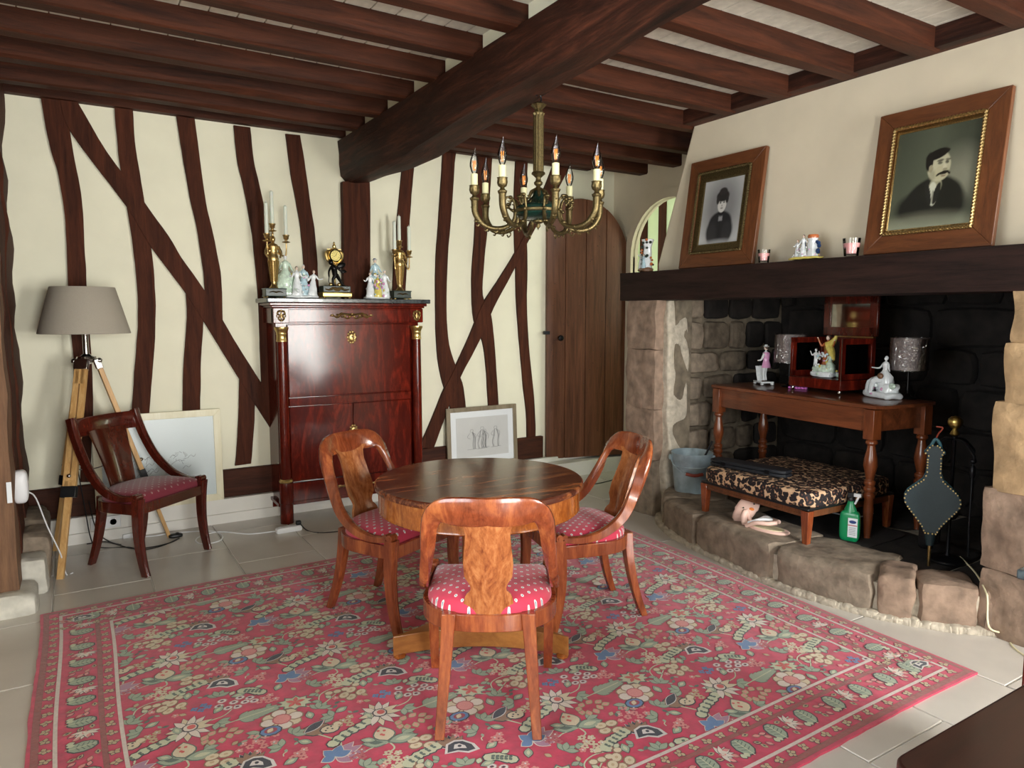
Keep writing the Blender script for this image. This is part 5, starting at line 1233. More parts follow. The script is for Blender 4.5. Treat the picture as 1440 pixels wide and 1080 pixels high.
L2 = [[(-.8, -.5), (.6, -.55)], [(-.8, -.7), (.6, -.72)]]
for k in range(14): x, z = rd2.uniform(-.7, .6), rd2.uniform(-.5, .05); L2.append([(x, z), (x+.07, z+.09), (x+.13, z+.03), (x+.18, z+.1)])
for k in range(12): a = k*.6; L2.append([(.42+.1*math.cos(a), .05+.12*math.sin(a)), (.42+.16*math.cos(a+.5), .05+.16*math.sin(a+.5))])
L2 += [[(.2, -.2), (.3, -.1), (.42, -.05), (.48, -.2)], [(-.3, -.1), (-.25, .1), (-.18, .12), (-.12, -.05)]]
sketch('framed_sketch', 'wide cream-framed faint drawing leaning on the wall behind the wine-red chair', (178, 583), (315, 697), (135, 717), 0, .045, ('palewood', 'paperb', 'paperb'), L2)
sketch('framed_sketch', 'grey-gold framed line drawing of figures leaning on the wall beyond the round table', (627, 575), (728, 645), (630, 650), 0, .036, ('greyframe', 'paper', 'sketchp'), L1)
# ============================================================ ON THE MANTEL
MZ = 1.7205
for i, (u, v, r, lb) in enumerate(((1074, 367, .036, 'small glass of pale pink wax beside the woman\'s portrait'), (1197, 357, .044, 'larger glass of pale pink wax beside the man\'s portrait'))):
    p = P(u, v, x=3.455); g = thing('candle_glass', lb, 'candle', (3.455, p.y, MZ)); h = r*2.05
    MB().lathe([(.001, .001), (r*.78, .001), (r*.8, .004), (r, h), (r*.96, h), (r*.76, .008), (.001, .008)], seg=28).build('glass', 'glass', g, sharp=50)
    MB().lathe([(.001, .012), (r*.74, .012), (r*.92, h*.72), (.001, h*.72)], seg=24).build('wax', 'wax', g, sharp=50)
    MB().tube([(0, 0, h*.72), (.001, 0, h*.8)], .0012, seg=5).build('wick', 'blackp', g)
p = P(1133, 362, x=3.46); g = thing('porcelain_group', 'small colourful porcelain couple and tree stump between the two candle glasses', 'figurine', (3.46, p.y, MZ), -PI/2)
rockbase(g, .20, .075, .016, 'pyell', 5)
figure('figure', g, (-.055, 0, .012), .10, 'porcelain', 'pskin', 'porange', face=-PI/2, arms=((.2, .1), (.3, 0))); figure('figure', g, (-.01, -.01, .012), .125, 'porcelain', 'pskin', 'hair', arms=((.2, 0), (.3, .1)), coat='pnavy')
MB().lathe([(.03, 0), (.024, .03), (.026, .07), (.022, .09), (.027, .10), (.02, .105), (.001, .1)], (.04, .004, .012), seg=12, flute=.12, fn=5).build('stump', 'porcelain', g)
MB().lathe([(.028, 0), (.03, .012), (.026, .02), (.001, .02)], (.04, .004, .112), seg=12).build('stump_top', 'porange', g)
m = MB()
for k in range(9): m.ell((.068+random.uniform(-.012, .022), random.uniform(-.01, .01), .03+random.uniform(0, .065)), .012, seg=6, rg=4)
m.build('leaves', 'pnavy', g)['kind'] = 'stuff'
p = P(908, 380, x=3.50); g = thing('porcelain_vase', 'tall white porcelain vase with painted figures at the far end of the mantel', 'vase', (3.50, p.y, MZ), -PI/2-.3)
rockbase(g, .115, .09, .03, 'pbrown', 7)
MB().lathe([(.034, .02), (.03, .05), (.026, .09), (.03, .13), (.026, .17), (.034, .20), (.044, .225), (.036, .228), (.02, .2), (.001, .19)], (.012, .008, 0), seg=16, flute=.12, fn=4).build('vase_body', 'porcelain', g, sharp=60)
figure('figure', g, (-.035, -.02, .025), .135, 'porcelain', 'pskin', 'hair', arms=((.2, .2), (.3, .1))); figure('figure', g, (.025, -.03, .025), .10, 'pblue', 'pskin', 'hair', arms=((.2, .0), (.2, .1)))
for nm, mt, n_ in (('flowers', 'porange', 10), ('leaves', 'gmarble', 16)):
    m = MB(); 
    for k in range(n_): a = random.uniform(0, 6.28); z = random.uniform(.05, .225); m.ell((.012+.042*math.cos(a), .008+.042*math.sin(a), z), random.uniform(.006, .013), seg=6, rg=4)
    m.build(nm, mt, g)['kind'] = 'stuff'
# ============================================================ IN THE FIREPLACE
HZ = .2
tf = thing('side_table', 'old brown wooden table with turned legs standing inside the fireplace', 'table', (3.935, 2.785, HZ), math.radians(-7)); H = .74
MB().super((0, 0, H-.012), (.50, 1.34, .026), 20, 6, .0, 1).build('table_top', 'oldtab', tf)
for sx_ in (-1, 1): MB().bb(sx_*.205-.012, sx_*.205+.012, -.60, .60, H-.15, H-.026).build('apron', 'oldtab', tf, bevel=.002)
for sy_ in (-1, 1): MB().bb(-.19, .19, sy_*.60-.012, sy_*.60+.012, H-.15, H-.026).build('apron', 'oldtab', tf, bevel=.002)
for sx_ in (-1, 1):
    for sy_ in (-1, 1):
        x, y = sx_*.205, sy_*.605
        MB().bb(x-.032, x+.032, y-.032, y+.032, H-.19, H-.027).lathe([(.022, H-.19), (.030, H-.20), (.031, H-.212), (.02, H-.222), (.022, H-.24), (.034, H-.30), (.036, H-.335), (.026, H-.38), (.02, H-.41), (.03, H-.42), (.03, H-.435), (.022, H-.445), (.032, H-.455), (.032, H-.47), (.022, H-.482), (.031, H-.492), (.031, H-.505), (.023, H-.52), (.027, H-.58), (.022, H-.66), (.016, .012), (.018, .0)], (x, y, 0), seg=18).build('leg', 'oldleg', tf, bevel=.002, sharp=50)
FT = HZ+H+.0015
# box with glazed wings and mirrored back
pc = P(1181, 556, z=FT); tr = math.radians(-7); exx, eyy = Vector((math.cos(tr), math.sin(tr), 0)), Vector((-math.sin(tr), math.cos(tr), 0))
bc = pc+exx*.15+eyy*.20
bx_ = thing('display_box', 'open dark wooden glazed display box with raised mirror lid on fireplace table', 'display box', (bc.x, bc.y, FT), tr)
MB().bb(-.15, .15, -.20, .20, .025, .085).build('base', 'mah', bx_, bevel=.004); MB().bb(-.13, .13, -.18, .18, .0851, .088).build('floor_panel', 'chaird', bx_)
for a in (-1, 1):
    for b in (-1, 1): MB().lathe([(.008, 0), (.012, .008), (.008, .018), (.01, .025)], (a*.13, b*.18, 0), seg=10).build('foot', 'chrome', bx_)
def gframe(name, axis, c, a0, a1, z0, z1, fw, mat, gl):
    m = MB(); hb = lambda u0, u1, w0, w1, t: (m.bb(u0, u1, c-t, c+t, w0, w1) if axis == 'y' else m.bb(c-t, c+t, u0, u1, w0, w1))
    for q in ((a0, a0+fw, z0, z1), (a1-fw, a1, z0, z1), (a0, a1, z0, z0+fw), (a0, a1, z1-fw, z1)): hb(*q, .009)
    f = m.build(name, mat, bx_, bevel=.002); m = MB(); hb(a0+fw-.003, a1-fw+.003, z0+fw-.003, z1-fw+.003, .002); m.build('pane', gl, f)
gframe('side_panel', 'y', .187, -.145, .145, .088, .335, .035, 'mah', 'glass'); gframe('side_panel', 'y', -.187, -.145, .145, .088, .335, .035, 'mah', 'glass')
gframe('back_panel', 'x', .14, -.18, .18, .088, .335, .03, 'chaird', 'soot'); gframe('mirror_lid', 'x', .15, -.20, .20, .345, .60, .055, 'chaird', 'mirror')
MB().bb(.125, .15, -.19, .10, .336, .344).build('hinge_strip', 'gold2', bx_); MB().tube([(-.146, -.196, .03), (-.146, -.196, .335)], .004, seg=6).build('corner_bead', 'chrome', bx_)
g = thing('porcelain_group', 'colourful porcelain group with yellow drapery standing in the open display box', 'figurine', (bc.x-.04, bc.y+.02, FT+.089), -PI/2-.12)
rockbase(g, .17, .10, .04, 'porcelain', 9)
figure('figure', g, (.01, .01, .03), .235, 'porange', 'pskin', 'hair', coat='pyell', arms=((.3, .35), (.4, .3)), lean=.0); figure('figure', g, (-.062, -.01, .03), .15, 'porcelain', 'porcelain', 'hair', legs=True, arms=((.2, .3), (.3, .3)))
figure('figure', g, (.055, -.015, .03), .13, 'pgreen', 'pskin', 'hair', seat=True, arms=((.2, .0), (.3, .1)))
MB().tube([(.02, .0, .2), (.055, -.0, .22), (.08, .0, .26)], [.025, .02, .006], seg=8, sm=3).tube([(.03, 0, .19), (.06, -.01, .15), (.085, -.02, .11)], [.026, .02, .006], seg=8, sm=3).build('drapery', 'pyell', g)
MB().super((.0, -.02, .05), (.12, .06, .05), 3, 5, .012, 40).build('rock', 'pgreen', g)
p = P(1066, 541, z=FT); g = thing('porcelain_figure', 'porcelain man in pink coat and blue hat beside a white basket', 'figurine', (p.x+.04, p.y-.015, FT), -PI/2-.5)
m = MB().bb(-.075, .065, -.045, .045, .014, .026)
for a in (-1, 1):
    for b in (-1, 1): m.ell((a*.06-.005, b*.035, .008), (.018, .012, .008))
m.build('base', 'porcelain', g, bevel=.005)
figure('figure', g, (.02, 0, .024), .25, 'porcelain', 'pskin', 'hair', legs=True, coat='ppink', hat=1, face=-PI/2-.9, arms=((.15, -.05), (.25, .02)))
MB().lathe([(.028, 0), (.034, .03), (.042, .09), (.045, .1), (.04, .1), (.03, .02), (.001, .02)], (-.045, 0, .026), seg=4).build('basket', 'porcelain', g, sharp=30)
p = P(1238, 560, z=FT); g = thing('porcelain_group', 'white porcelain seated figure on rocky base at the right end of fireplace table', 'figurine', (p.x+.03, p.y+.01, FT), -PI/2-.35)
rockbase(g, .23, .12, .04, 'porcelain', 12); MB().super((.03, .01, .05), (.13, .09, .08), 3, 6, .014, 30).build('rock', 'porcelain', g)
figure('figure', g, (.02, .0, .055), .19, 'porcelain', 'porcelain', 'porcelain', seat=True, lean=.05, arms=((.7, .06), (.4, .0)))
MB().tube([(.01, -.03, .11), (-.04, -.05, .09), (-.07, -.05, .03)], [.022, .018, .008], seg=8, sm=3).tube([(.03, -.03, .11), (.0, -.06, .10), (-.025, -.06, .03)], [.022, .017, .008], seg=8, sm=3).build('leg', 'porcelain', g)
MB().ell((-.095, -.01, .035), (.025, .02, .022)).ell((.09, -.01, .075), (.026, .014, .018)).ell((-.055, .02, .07), (.02, .014, .03)).build('ornament', 'pgreen', g); MB().ell((.035, -.045, .13), (.02, .016, .018)).build('dog_head', 'pbrown', g)
m = MB(); p = P(1122, 547, z=FT)
for k in range(6): m.super((0, -.05+.02*k, .008), (.028, .019, .015), 4, 4, 0, 1)
m.bb(-.008, .008, -.055, .055, .002, .008); o = tag(m.build('pink_bar', 'pinkbar'), 'small bright pink segmented bar lying on the fireplace table front', 'toy'); o.location = (p.x, p.y, FT); o.rotation_euler = (0, 0, .35)
for (u, lb) in ((1279, 'table lamp with film-wrapped shade at the right of the display box'), (1111, 'table lamp with film-wrapped shade behind the display box, partly hidden')):
    p = P(u, 500, x=4.07); l = thing('table_lamp', lb, 'lamp', (4.07, p.y, FT))
    MB().lathe([(.05, 0), (.052, .008), (.02, .014), (.008, .03), (.012, .06), (.008, .09), (.007, .2), (.001, .2)], seg=18).build('base', 'bronze', l)
    MB().lathe([(.097, .165), (.097, .345), (.094, .345), (.094, .165), (.097, .165)], seg=40).build('lamp_shade', 'shadep', l, sharp=50)
    m = MB(); rs = []
    for j in range(13):
        z = .16+.19*j/12; rs.append([Vector(((.1005+.0025*noise.noise(Vector((math.cos(a)*6, math.sin(a)*6, z*30+u))))*math.cos(a), (.1005+.0025*noise.noise(Vector((math.cos(a)*6, math.sin(a)*6, z*30+u))))*math.sin(a), z)) for a in [2*PI*k/48 for k in range(48)]])
    m.rings(rs, 0, False).build('plastic_wrap', 'film', l)
# stool
st = thing('upholstered_stool', 'wide low stool with leopard-print cushion and tapered wooden legs on hearth', 'stool', (3.63, 2.66, HZ), math.radians(-2)); 
MB().super((0, 0, .245), (.76, .79, .10), 9, 14, .003, 5).build('cushion', 'leopard', st); MB().bb(-.372, .372, -.387, .387, .19, .205).build('piping', 'blackp', st, bevel=.004)
for sg in (-1, 1):
    MB().bb(sg*.355-.012, sg*.355+.012, -.36, .36, .155, .19).bb(sg*.355-.016, sg*.355+.016, -.36, .36, .165, .172).build('rail', 'framew', st, bevel=.002); MB().bb(-.35, .35, sg*.37-.012, sg*.37+.012, .155, .19).build('rail', 'framew', st, bevel=.002)
    for s2 in (-1, 1):
        x, y = sg*.35, s2*.365; MB().rings([[Vector((x+a*w, y+b*w, z)) for a, b in ((-1, -1), (1, -1), (1, 1), (-1, 1))] for w, z in ((.015, 0), (.024, .189))]).build('leg', 'chairw', st, bevel=.002)
q = thing('instrument_case', 'long slim black case lying on the leopard-print stool', 'case', (3.40, 2.80, HZ+.298), math.radians(8))
MB().super((0, 0, .012), (.11, .50, .022), 8, 6, .001, 5).build('case_body', 'casebl', q); MB().super((0, 0, .033), (.108, .498, .022), 8, 6, .001, 5).build('case_lid', 'casebl', q)
MB().bb(-.058, -.054, -.16, -.13, .012, .034).bb(-.058, -.054, .13, .16, .012, .034).build('latch', 'iron', q)
# bucket
p = P(972, 688, z=HZ); bk = thing('bucket', 'galvanised metal bucket with wooden grip beside the fireplace pillar', 'bucket', (3.575, 3.43, HZ+.001)); r0, r1, bh = .108, .138, .285
MB().lathe([(.001, .012), (r0-.004, .012), (r1-.004, bh), (r1, bh+.004), (r1+.004, bh), (r1, bh-.008), (r0+.03*.2, .04), (r0+.003, .03), (r0+.003, 0), (r0-.002, 0), (r0-.002, .01), (.001, .01)], seg=44).lathe([(r0+.0205, .195), (r0+.0245, .2), (r0+.0225, .205)], seg=44).build('bucket_body', 'zinc', bk, sharp=50)
hd_ = []
d = Vector((-.62, -.78)).normalized()
for k in range(9):
    a = PI*k/8; s_ = Vector((-d.y, d.x))*math.cos(a)*(r1+.006)*1.0; hd_.append((s_.x+d.x*math.sin(a)*(r1+.008), s_.y+d.y*math.sin(a)*(r1+.008), bh-.03-.1*math.sin(a)))
MB().tube(hd_, .0035, seg=6, sm=3).build('handle', 'zinc', bk)
MB().tube([hd_[3], hd_[4], hd_[5]], .011, seg=10, sm=3).build('grip', 'redw', bk)
for sg in (-1, 1): MB().super((-d.y*sg*(r1-.0), d.x*sg*(r1-.0), bh-.035), (.03, .03, .04), 4, 3, 0, 1).build('ear', 'zinc', bk)
tag(MB().tube([(3.56, 3.44, HZ+.03), (3.66, 3.33, HZ+.37)], .007, seg=8).build('poker', 'iron'), 'thin black rod sticking out of the metal bucket', 'poker')
# spray bottle
p = P(1194, 761, z=HZ); sb = thing('spray_bottle', 'green spray bottle with white label and white trigger under the stool edge', 'bottle', (p.x, p.y, HZ+.001), -PI/2+.35)
MB().super((0, 0, .085), (.10, .055, .17), 5, 8, 0, 1).rings([[Vector((a*w, b*w*.7, z)) for a, b in ((math.cos(t), math.sin(t)) for t in [2*PI*k/16 for k in range(16)])] for w, z in ((.036, .15), (.03, .18), (.02, .2), (.016, .215), (.016, .225))]).build('bottle_body', 'bottle', sb, sharp=60)
MB().bb(-.004, .044, -.0295, -.0272, .03, .135).build('label', 'labelw', sb, bevel=.001); MB().ell((.02, -.0300, .115), (.018, .0012, .009)).build('label_oval', 'labelb', sb); MB().bb(-.003, .043, -.0305, -.0295, .094, .098).build('label_stripe', 'labelr', sb)
m = MB()
for k in range(5): m.bb(.003, .036, -.0302, -.0295, .045+.009*k, .047+.009*k)
m.build('label_text', 'ink', sb)
MB().lathe([(.016, .222), (.016, .24), (.012, .245)], seg=14).bb(-.016, .014, -.012, .012, .24, .268).build('cap', 'blackp', sb, bevel=.003); MB().bb(.014, .05, -.009, .009, .248, .266).box((.03, 0, .23), (.01, .012, .05), R=Matrix.Rotation(.4, 3, 'Y')).build('trigger', 'whitep', sb, bevel=.002)
# pink slippers
def slipper(name, label, loc, rz, rx):
    t = thing(name, label, 'shoe', loc, rz); t.scale = (1.25, 1.25, 1.2); R = Matrix.Rotation(rx, 4, 'X'); return t, R
p = P(1050, 742, z=HZ); t, R = slipper('child_slipper', 'pale pink child\'s slipper with orange beak and eyes, standing on edge', (p.x+.03, p.y+.03, HZ+.012), -1.1, 0)
m = MB(); rs = []
for k in range(13):
    s_ = k/12; z = .002+.135*s_; w = .028+.02*math.sin(PI*min(1, s_*1.1))*(1 if s_ < .6 else .9)+.012*(s_ > .5)*math.sin(PI*(s_-.4)); yy = .045*math.sin(PI*s_)*-1+.03*s_
    if s_ > .8: w *= math.sqrt(max(.02, 1-((s_-.8)/.2)**2))
    if s_ < .1: w *= .8
    rs.append([Vector((w*math.cos(a)-.035*(1-s_)**2+.02*s_, yy+.016*math.sin(a), z)) for a in [2*PI*j/14 for j in range(14)]])
m.rings(rs).build('upper', 'pinks', t, sharp=70)
MB().ell((.03, -.035, .083), (.013, .006, .009)).build('beak', 'orange', t); MB().ell((-.005, -.043, .088), (.004, .003, .004)).ell((.04, -.032, .11), (.004, .003, .004)).build('eyes', 'blackp', t)
p = P(1072, 752, z=HZ); t, R = slipper('child_slipper', 'pale pink child\'s slipper lying open with cream lining at the hearth edge', (p.x+.035, p.y+.0, HZ+.012), -1.35, 0)
out = [(.105*math.cos(a)+.0, (.040+.010*math.cos(a))*math.sin(a)) for a in [2*PI*k/28 for k in range(28)]]
MB().rings([[Vector((x*s_, y*s_, z)) for x, y in out] for s_, z in ((.94, 0), (1, .006), (1, .016), (.95, .02))]).build('sole', 'pinks', t, sharp=60)
MB().rings([[Vector((x*s_-.005, y*s_, z)) for x, y in out] for s_, z in ((.82, .0195), (.82, .0225))]).build('lining', 'cream', t)
m = MB()
for sg in (-1, 1): m.tube([(-.08, sg*.035, .018), (-.03, sg*.044, .045), (.02, sg*.036, .05), (.05, sg*.01, .055)], [.009, .010, .010, .010], seg=8, sm=4)
m.tube([(-.095, -.02, .02), (-.11, 0, .05), (-.105, .01, .075), (-.09, .02, .03)], [.014, .016, .012, .010], seg=8, sm=4); m.build('strap', 'pinks', t, sharp=70)
MB().tube([(-.07, -.035, .035), (-.02, -.03, .06), (.02, -.0, .062), (-.02, .03, .06), (-.06, .035, .035)], .007, seg=8, sm=4).build('binding', 'porcelain', t)
# fire tools and bellows
ft = thing('fire_tool_stand', 'black fire tool stand with round brass knob at the right of the hearth', 'fire tools', (3.66, 1.79, HZ))
MB().lathe([(.085, 0), (.09, .006), (.085, .014), (.03, .02), (.012, .03), (.009, .05), (.009, .62), (.016, .63), (.001, .63)], seg=24).build('post', 'iron', ft)
KZ = P(1333, 592, x=3.66).z-HZ
MB().lathe([(.012, KZ-.07), (.022, KZ-.06), (.014, KZ-.045), (.01, KZ-.035), (.02, KZ-.028), (.03, KZ-.015), (.033, KZ), (.03, KZ+.014), (.018, KZ+.026), (.001, KZ+.03)], seg=24).build('knob', 'brass', ft)
MB().lathe([(.012, .62), (.012, KZ-.065)], seg=12).build('neck', 'iron', ft)
for k, a in enumerate((-1.95, 1.2, -.3, 2.7)):
    ex, ey = math.cos(a)*.12, math.sin(a)*.12
    MB().tube([(0, 0, KZ-.085), (ex*.5, ey*.5, KZ-.09), (ex, ey, KZ-.14), (ex*1.05, ey*1.05, KZ-.16)], .006, seg=8, sm=4).build('hook_arm', 'iron', ft)
    if k in (0, 1, 3):
        m = MB().tube([(ex, ey, KZ-.16), (ex, ey, .2)], .005, seg=8).ell((ex, ey, KZ-.17), (.016, .016, .014)).lathe([(.01, KZ-.25), (.014, KZ-.23), (.012, KZ-.2), (.006, KZ-.19)], (ex, ey, 0), seg=10)
        if k == 0: m.tube([(ex, ey, .2), (ex+.01, ey, .06)], .006, seg=8)
        elif k == 1: m.super((ex, ey, .12), (.02, .10, .14), 5, 4, 0, 1)
        else: m.super((ex, ey, .13), (.035, .07, .13), 4, 4, .004, 30)
        o = m.build(('poker', 'shovel', 'brush')[(0, 1, 0, 2)[k]], 'iron'); o.location = ft.location; tag(o, ('black poker hanging at the rear of the fire tool stand', 'black shovel hanging at the left of the fire tool stand', '', 'black hearth brush hanging behind the bellows')[k], ('poker', 'shovel', '', 'brush')[k])
be = thing('bellows', 'dark teal leather bellows edged with brass studs, hanging on the tool stand', 'bellows', P(1311, 700, x=3.52), math.radians(-62)); be.scale = (.92, 1, 1)
hw = [(.262, .001), (.258, .022), (.245, .034), (.235, .040), (.222, .052), (.215, .034), (.19, .036), (.15, .036), (.12, .037), (.09, .05), (.06, .085), (.03, .118), (.0, .132), (-.03, .128), (-.06, .108), (-.1, .075), (-.14, .045), (-.165, .034), (-.17, .03)]
def outline(s_=1, o=0): return [(w*s_-o, z) for z, w in hw]+[(-(w*s_-o), z) for z, w in reversed(hw[1:])]
T_ = Matrix(((1, 0, 0, 0), (0, 0, -1, 0), (0, 1, 0, 0), (0, 0, 0, 1)))
MB().prism([(x, z) for x, z in outline()], .014, .028, T=T_).build('front_board', 'leather', be, bevel=.004)
MB().prism([(x, z) for x, z in outline()], -.028, -.014, T=T_).build('back_board', 'teal', be, bevel=.003)
MB().prism([(x, z) for x, z in outline(.9)], -.014, .014, T=T_).build('leather_sides', 'leather', be)
m = MB(); pl = smoothpath([(x, 0, z) for x, z in outline(1, .006)]+[(outline(1, .006)[0][0], 0, outline()[0][1])], 3); acc = 0; last = pl[0]
for p_ in pl:
    if (p_-last).length > .0125: m.ell((p_.x, -.030, p_.z), (.0045, .003, .0045), seg=6, rg=4); last = p_
m.build('studs', 'studs', be)['kind'] = 'stuff'
MB().lathe([(.03, -.165), (.024, -.2), (.018, -.235), (.001, -.235)], seg=16).build('nozzle_block', 'leather', be); MB().lathe([(.009, -.235), (.007, -.33), (.005, -.37), (.001, -.37)], seg=12).build('nozzle', 'gold2', be)
MB().tube([(-.02, -.015, .255), (0, -.015, .29), (.022, -.015, .265), (.024, -.01, .24)], .008, seg=8, sm=4).build('handle', 'teal', be); MB().tube([(.0, 0, .28), (.01, .02, .31), (.03, .03, .34), (.0, .03, .345)], .004, seg=6, sm=4).build('cord_loop', 'redw', be)
# mat under the stool, cables on the hearth
def cable(name, label, pts, r, mat, cat='cord'):
    return tag(MB().tube(pts, r, seg=6, sm=6).build(name, mat), label, cat)
tag(MB().super((3.66, 2.42, HZ+.004), (.52, .62, .006), 8, 10, .006, 9).build('hearth_mat', 'mat'), 'dark worn mat lying on the hearth beneath the stool', 'mat')
pts = [P(1352, 785, z=HZ+.01), P(1378, 812, z=HZ+.012), P(1392, 840, z=HZ+.02)]
e = P(1398, 862, x=P(1396, 850, z=HZ+.02).x-.03)
cable('white_cable', 'thin white cable running over the hearth kerb to the floor at right', [P(1350, 783, z=HZ+.012), P(1372, 806, z=HZ+.014), P(1386, 832, z=HZ+.022), Vector((3.30, 1.44, .2)), Vector((3.26, 1.41, .1)), P(1412, 892, z=.01), P(1426, 911, z=.006), P(1445, 925, z=.006)], .004, 'cream')
cable('white_cable', 'short white cable lying on the hearth behind the spray bottle', [P(1150, 715, z=HZ+.006), P(1175, 722, z=HZ+.006), P(1205, 727, z=HZ+.006), P(1228, 722, z=HZ+.006)], .004, 'whitep')
p = P(1222, 722, z=HZ); o = tag(MB().super((0, 0, .017), (.05, .035, .03), 5, 4, 0, 1).build('plug_block', 'whitep'), 'small white plug block on the hearth behind the spray bottle', 'plug'); o.location = (p.x, p.y, HZ+.002)
# ============================================================ CABLES AND SOCKETS BY THE BACK WALL
def F(u, v, z=.006): return P(u, v, z=z)
a, b = P(388, 747, z=.02), P(424, 741, z=.02); ps = thing('power_strip', 'white power strip on the floor in front of the secretaire', 'power strip', ((a.x+b.x)/2, (a.y+b.y)/2, 0), math.atan2(b.y-a.y, b.x-a.x))
L = (b-a).length; MB().super((0, 0, .02), (L, .05, .036), 8, 6, 0, 1).build('housing', 'whitep', ps, sharp=30)
for k in range(3): MB().lathe([(.017, .0375), (.018, .0395), (.014, .0395), (.013, .0375)], (-L*.3+.055*k, 0, 0), seg=16).build('socket', 'whitep', ps)
q = tag(MB().super((0, 0, .052), (.034, .034, .03), 4, 5, 0, 1).build('plug', 'blackp'), 'black plug seated in the white power strip', 'plug'); q.location = (b.x-.02*math.cos(ps.rotation_euler.z), b.y-.02*math.sin(ps.rotation_euler.z), 0)
cable('white_cable', 'long white cable looping on the floor from power strip toward the wine-red chair', [F(388, 747), F(350, 751), F(310, 748), F(285, 753), F(275, 760), F(285, 765), F(308, 761), F(312, 753), F(295, 747), F(240, 750), F(215, 754), F(160, 757)], .0045, 'whitep')
cable('black_cable', 'black cable on the floor to the right of the power strip', [Vector((q.location.x, q.location.y, .06)), F(432, 746), F(450, 749), F(480, 747), F(505, 742)], .004, 'blackp')
cable('black_cable', 'black cable lying under the wine-red chair from wall to foot switch', [F(122, 765), F(150, 762), F(185, 771), F(215, 769), F(240, 763), F(252, 757)], .004, 'blackp')
cable('black_cable', 'black cable dropping from the pale sketch frame to the floor', [P(125, 705, y=4.98), P(132, 735, y=4.97), P(140, 752, y=4.97), F(155, 762), F(170, 766)], .0035, 'blackp')
cable('black_cable', 'black cable on floor under the open door behind the right chair', [F(885, 650), F(878, 660), F(868, 672), F(850, 678), F(835, 681)], .005, 'blackp')
p = P(188, 753, z=.01); o = tag(MB().super((0, 0, .016), (.13, .05, .03), 8, 4, 0, 1).build('adapter', 'whitep', sharp=30), 'white adapter box on the floor behind the wine-red chair', 'adapter'); o.location = (p.x, p.y, 0)
a = P(127, 735, y=YB-.09); b = P(170, 735, y=YB-.09)
so = thing('wall_socket', 'white double socket plate low on the wall behind the lamp legs', 'socket', ((a.x+b.x)/2, YB-.0815, (a.z+b.z)/2))
w = b.x-a.x; MB().bb(-w/2, w/2, -.009, 0, -.038, .038).build('plate', 'whitep', so, bevel=.003)
for sg in (-1, 1): MB().lathe([(.022, 0), (.024, .004), (.019, .004), (.018, -.002)], (sg*w*.25, -.009, 0), ax=(0, -1, 0), seg=18).build('socket_ring', 'whitep', so)
MB().super((-w*.25, -.03, 0), (.036, .04, .036), 4, 4, 0, 1).build('plug', 'whitep', so)
p = P(30, 684, y=4.33); wd = thing('router', 'white rounded box fixed on the left timber post with white cord', 'router', (-.245, 4.33, p.z)); MB().super((0, 0, 0), (.07, .09, .17), 3.5, 8, 0, 1).build('housing', 'whitep', wd)
MB().tube([(.03, 0, -.03), (.06, .05, -.08), (.1, .1, -.25), (.15, .14, -.42), (.17, .16, -p.z+.01), (.2, .18, -p.z+.006)], .0035, seg=6, sm=5).build('cord', 'whitep', wd)
p = P(14, 692, y=4.078); tag(MB().bb(p.x-.012, p.x+.008, 4.066, 4.069, p.z-.05, p.z+.05).build('sticker', 'labelw'), 'small white and teal label on the left brown post', 'label')
# ============================================================ FOREGROUND
fg = thing('dark_table', 'dark brown table corner in the near right foreground', 'table', (1.45, .15, 0))
a = P(1240, 1066, z=.75); rr = .035
poly = []
X0, X1, Y0, Y1 = a.x-1.45, .45, -.45, .565-.15
for (cx, cy, a0) in ((X1-rr, Y1-rr, 0), (X0+rr, Y1-rr, PI/2), (X0+rr, Y0+rr, PI), (X1-rr, Y0+rr, PI*1.5)):
    for k in range(6): t_ = a0+PI/2*k/5; poly.append((cx+rr*math.cos(t_), cy+rr*math.sin(t_)))
MB().prism(poly, .722, .75).build('table_top', 'fgtab', fg, bevel=.006, seg=3)
MB().bb(X0+.05, X1-.05, Y1-.07, Y1-.05, .62, .722).bb(X0+.05, X1-.05, Y0+.05, Y0+.07, .62, .722).bb(X0+.05, X0+.07, Y0+.05, Y1-.05, .62, .722).bb(X1-.07, X1-.05, Y0+.05, Y1-.05, .62, .722).build('apron', 'fgtab', fg, bevel=.003)
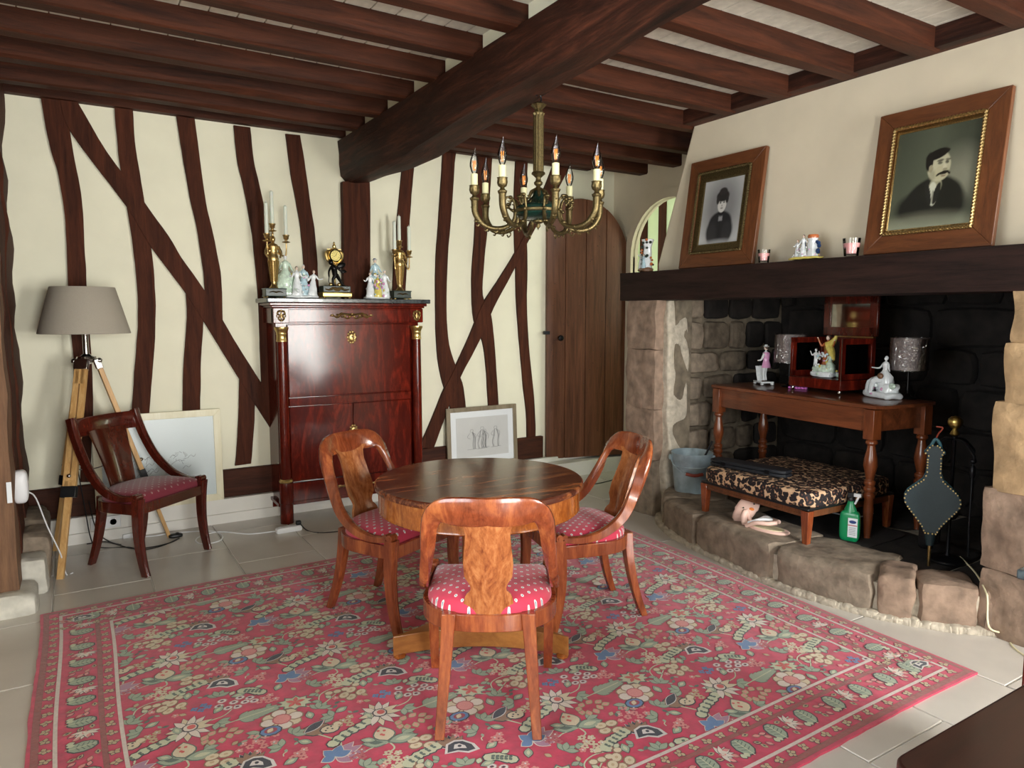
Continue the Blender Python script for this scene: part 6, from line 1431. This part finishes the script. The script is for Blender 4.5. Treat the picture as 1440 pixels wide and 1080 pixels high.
for x in (X0+.07, X1-.07):
    for y in (Y0+.07, Y1-.07): MB().rings([[Vector((x+a_*w_, y+b_*w_, z)) for a_, b_ in ((-1, -1), (1, -1), (1, 1), (-1, 1))] for w_, z in ((.018, 0), (.028, .722))]).build('leg', 'fgtab', fg, bevel=.003)
co = thing('commode', 'red-brown commode with grey marble top at the right edge', 'commode', (2.25, .52, 0)); c0_ = P(1429, 800, z=.8)
CX, CY = c0_.x-2.25, c0_.y-.52
MB().bb(CX, CX+.62, CY-.6, CY, .775, .80).build('marble_top', 'marble2', co, bevel=.005); MB().bb(CX+.02, CX+.6, CY-.58, CY-.02, .08, .775).build('carcass', 'mah', co, bevel=.004)
for k in range(3): d_ = MB().bb(CX+.05, CX+.57, CY-.022, CY-.012, .12+.215*k, .315+.215*k).build('drawer', 'mah', co, bevel=.003); MB().ell((CX+.31, CY-.005, .22+.215*k), .014).build('knob', 'gold2', d_)
for a_ in (CX+.05, CX+.57):
    for b_ in (CY-.05, CY-.55): MB().lathe([(.02, 0), (.028, .03), (.03, .08)], (a_, b_, 0), seg=12).build('foot', 'mah', co)

for i, (o, sx_, sy_, z1) in enumerate([(o, *d) for o, d in zip([o for o in COL.objects if o.name.startswith('porcelain_group') and o.parent is None], ((.12, .065, .17), (.09, .062, .18), (.085, .04, .07), (.09, .06, .16), (.10, .065, .11)))]):
    fuss(o, 70, sx_, sy_, .012, z1, i+1, r=(.005, .012) if z1 > .1 else (.003, .006))
# ============================================================ GROUPS OF LIKE THINGS
GR = [('dining_chair', 'gondola chairs around the round table'), ('candle.', 'white candles in the candelabras'), ('candelabra', 'candelabras on the secretaire'), ('porcelain_group', 'porcelain figure groups'),
      ('framed_portrait', 'old portraits on the chimney breast'), ('framed_sketch', 'framed sketches leaning on the back wall'), ('table_lamp', 'film-wrapped lamps on the fireplace table'), ('candle_glass', 'pink wax glasses on the mantel'),
      ('child_slipper', 'pink child slippers on the hearth'), ('white_cable', 'white cables'), ('black_cable', 'black cables on the floor')]
for o in COL.objects:
    if o.parent is None and 'label' in o.keys():
        for k, g_ in GR:
            if o.name.startswith(k) or (k == 'candle.' and o.name == 'candle'): o['group'] = g_
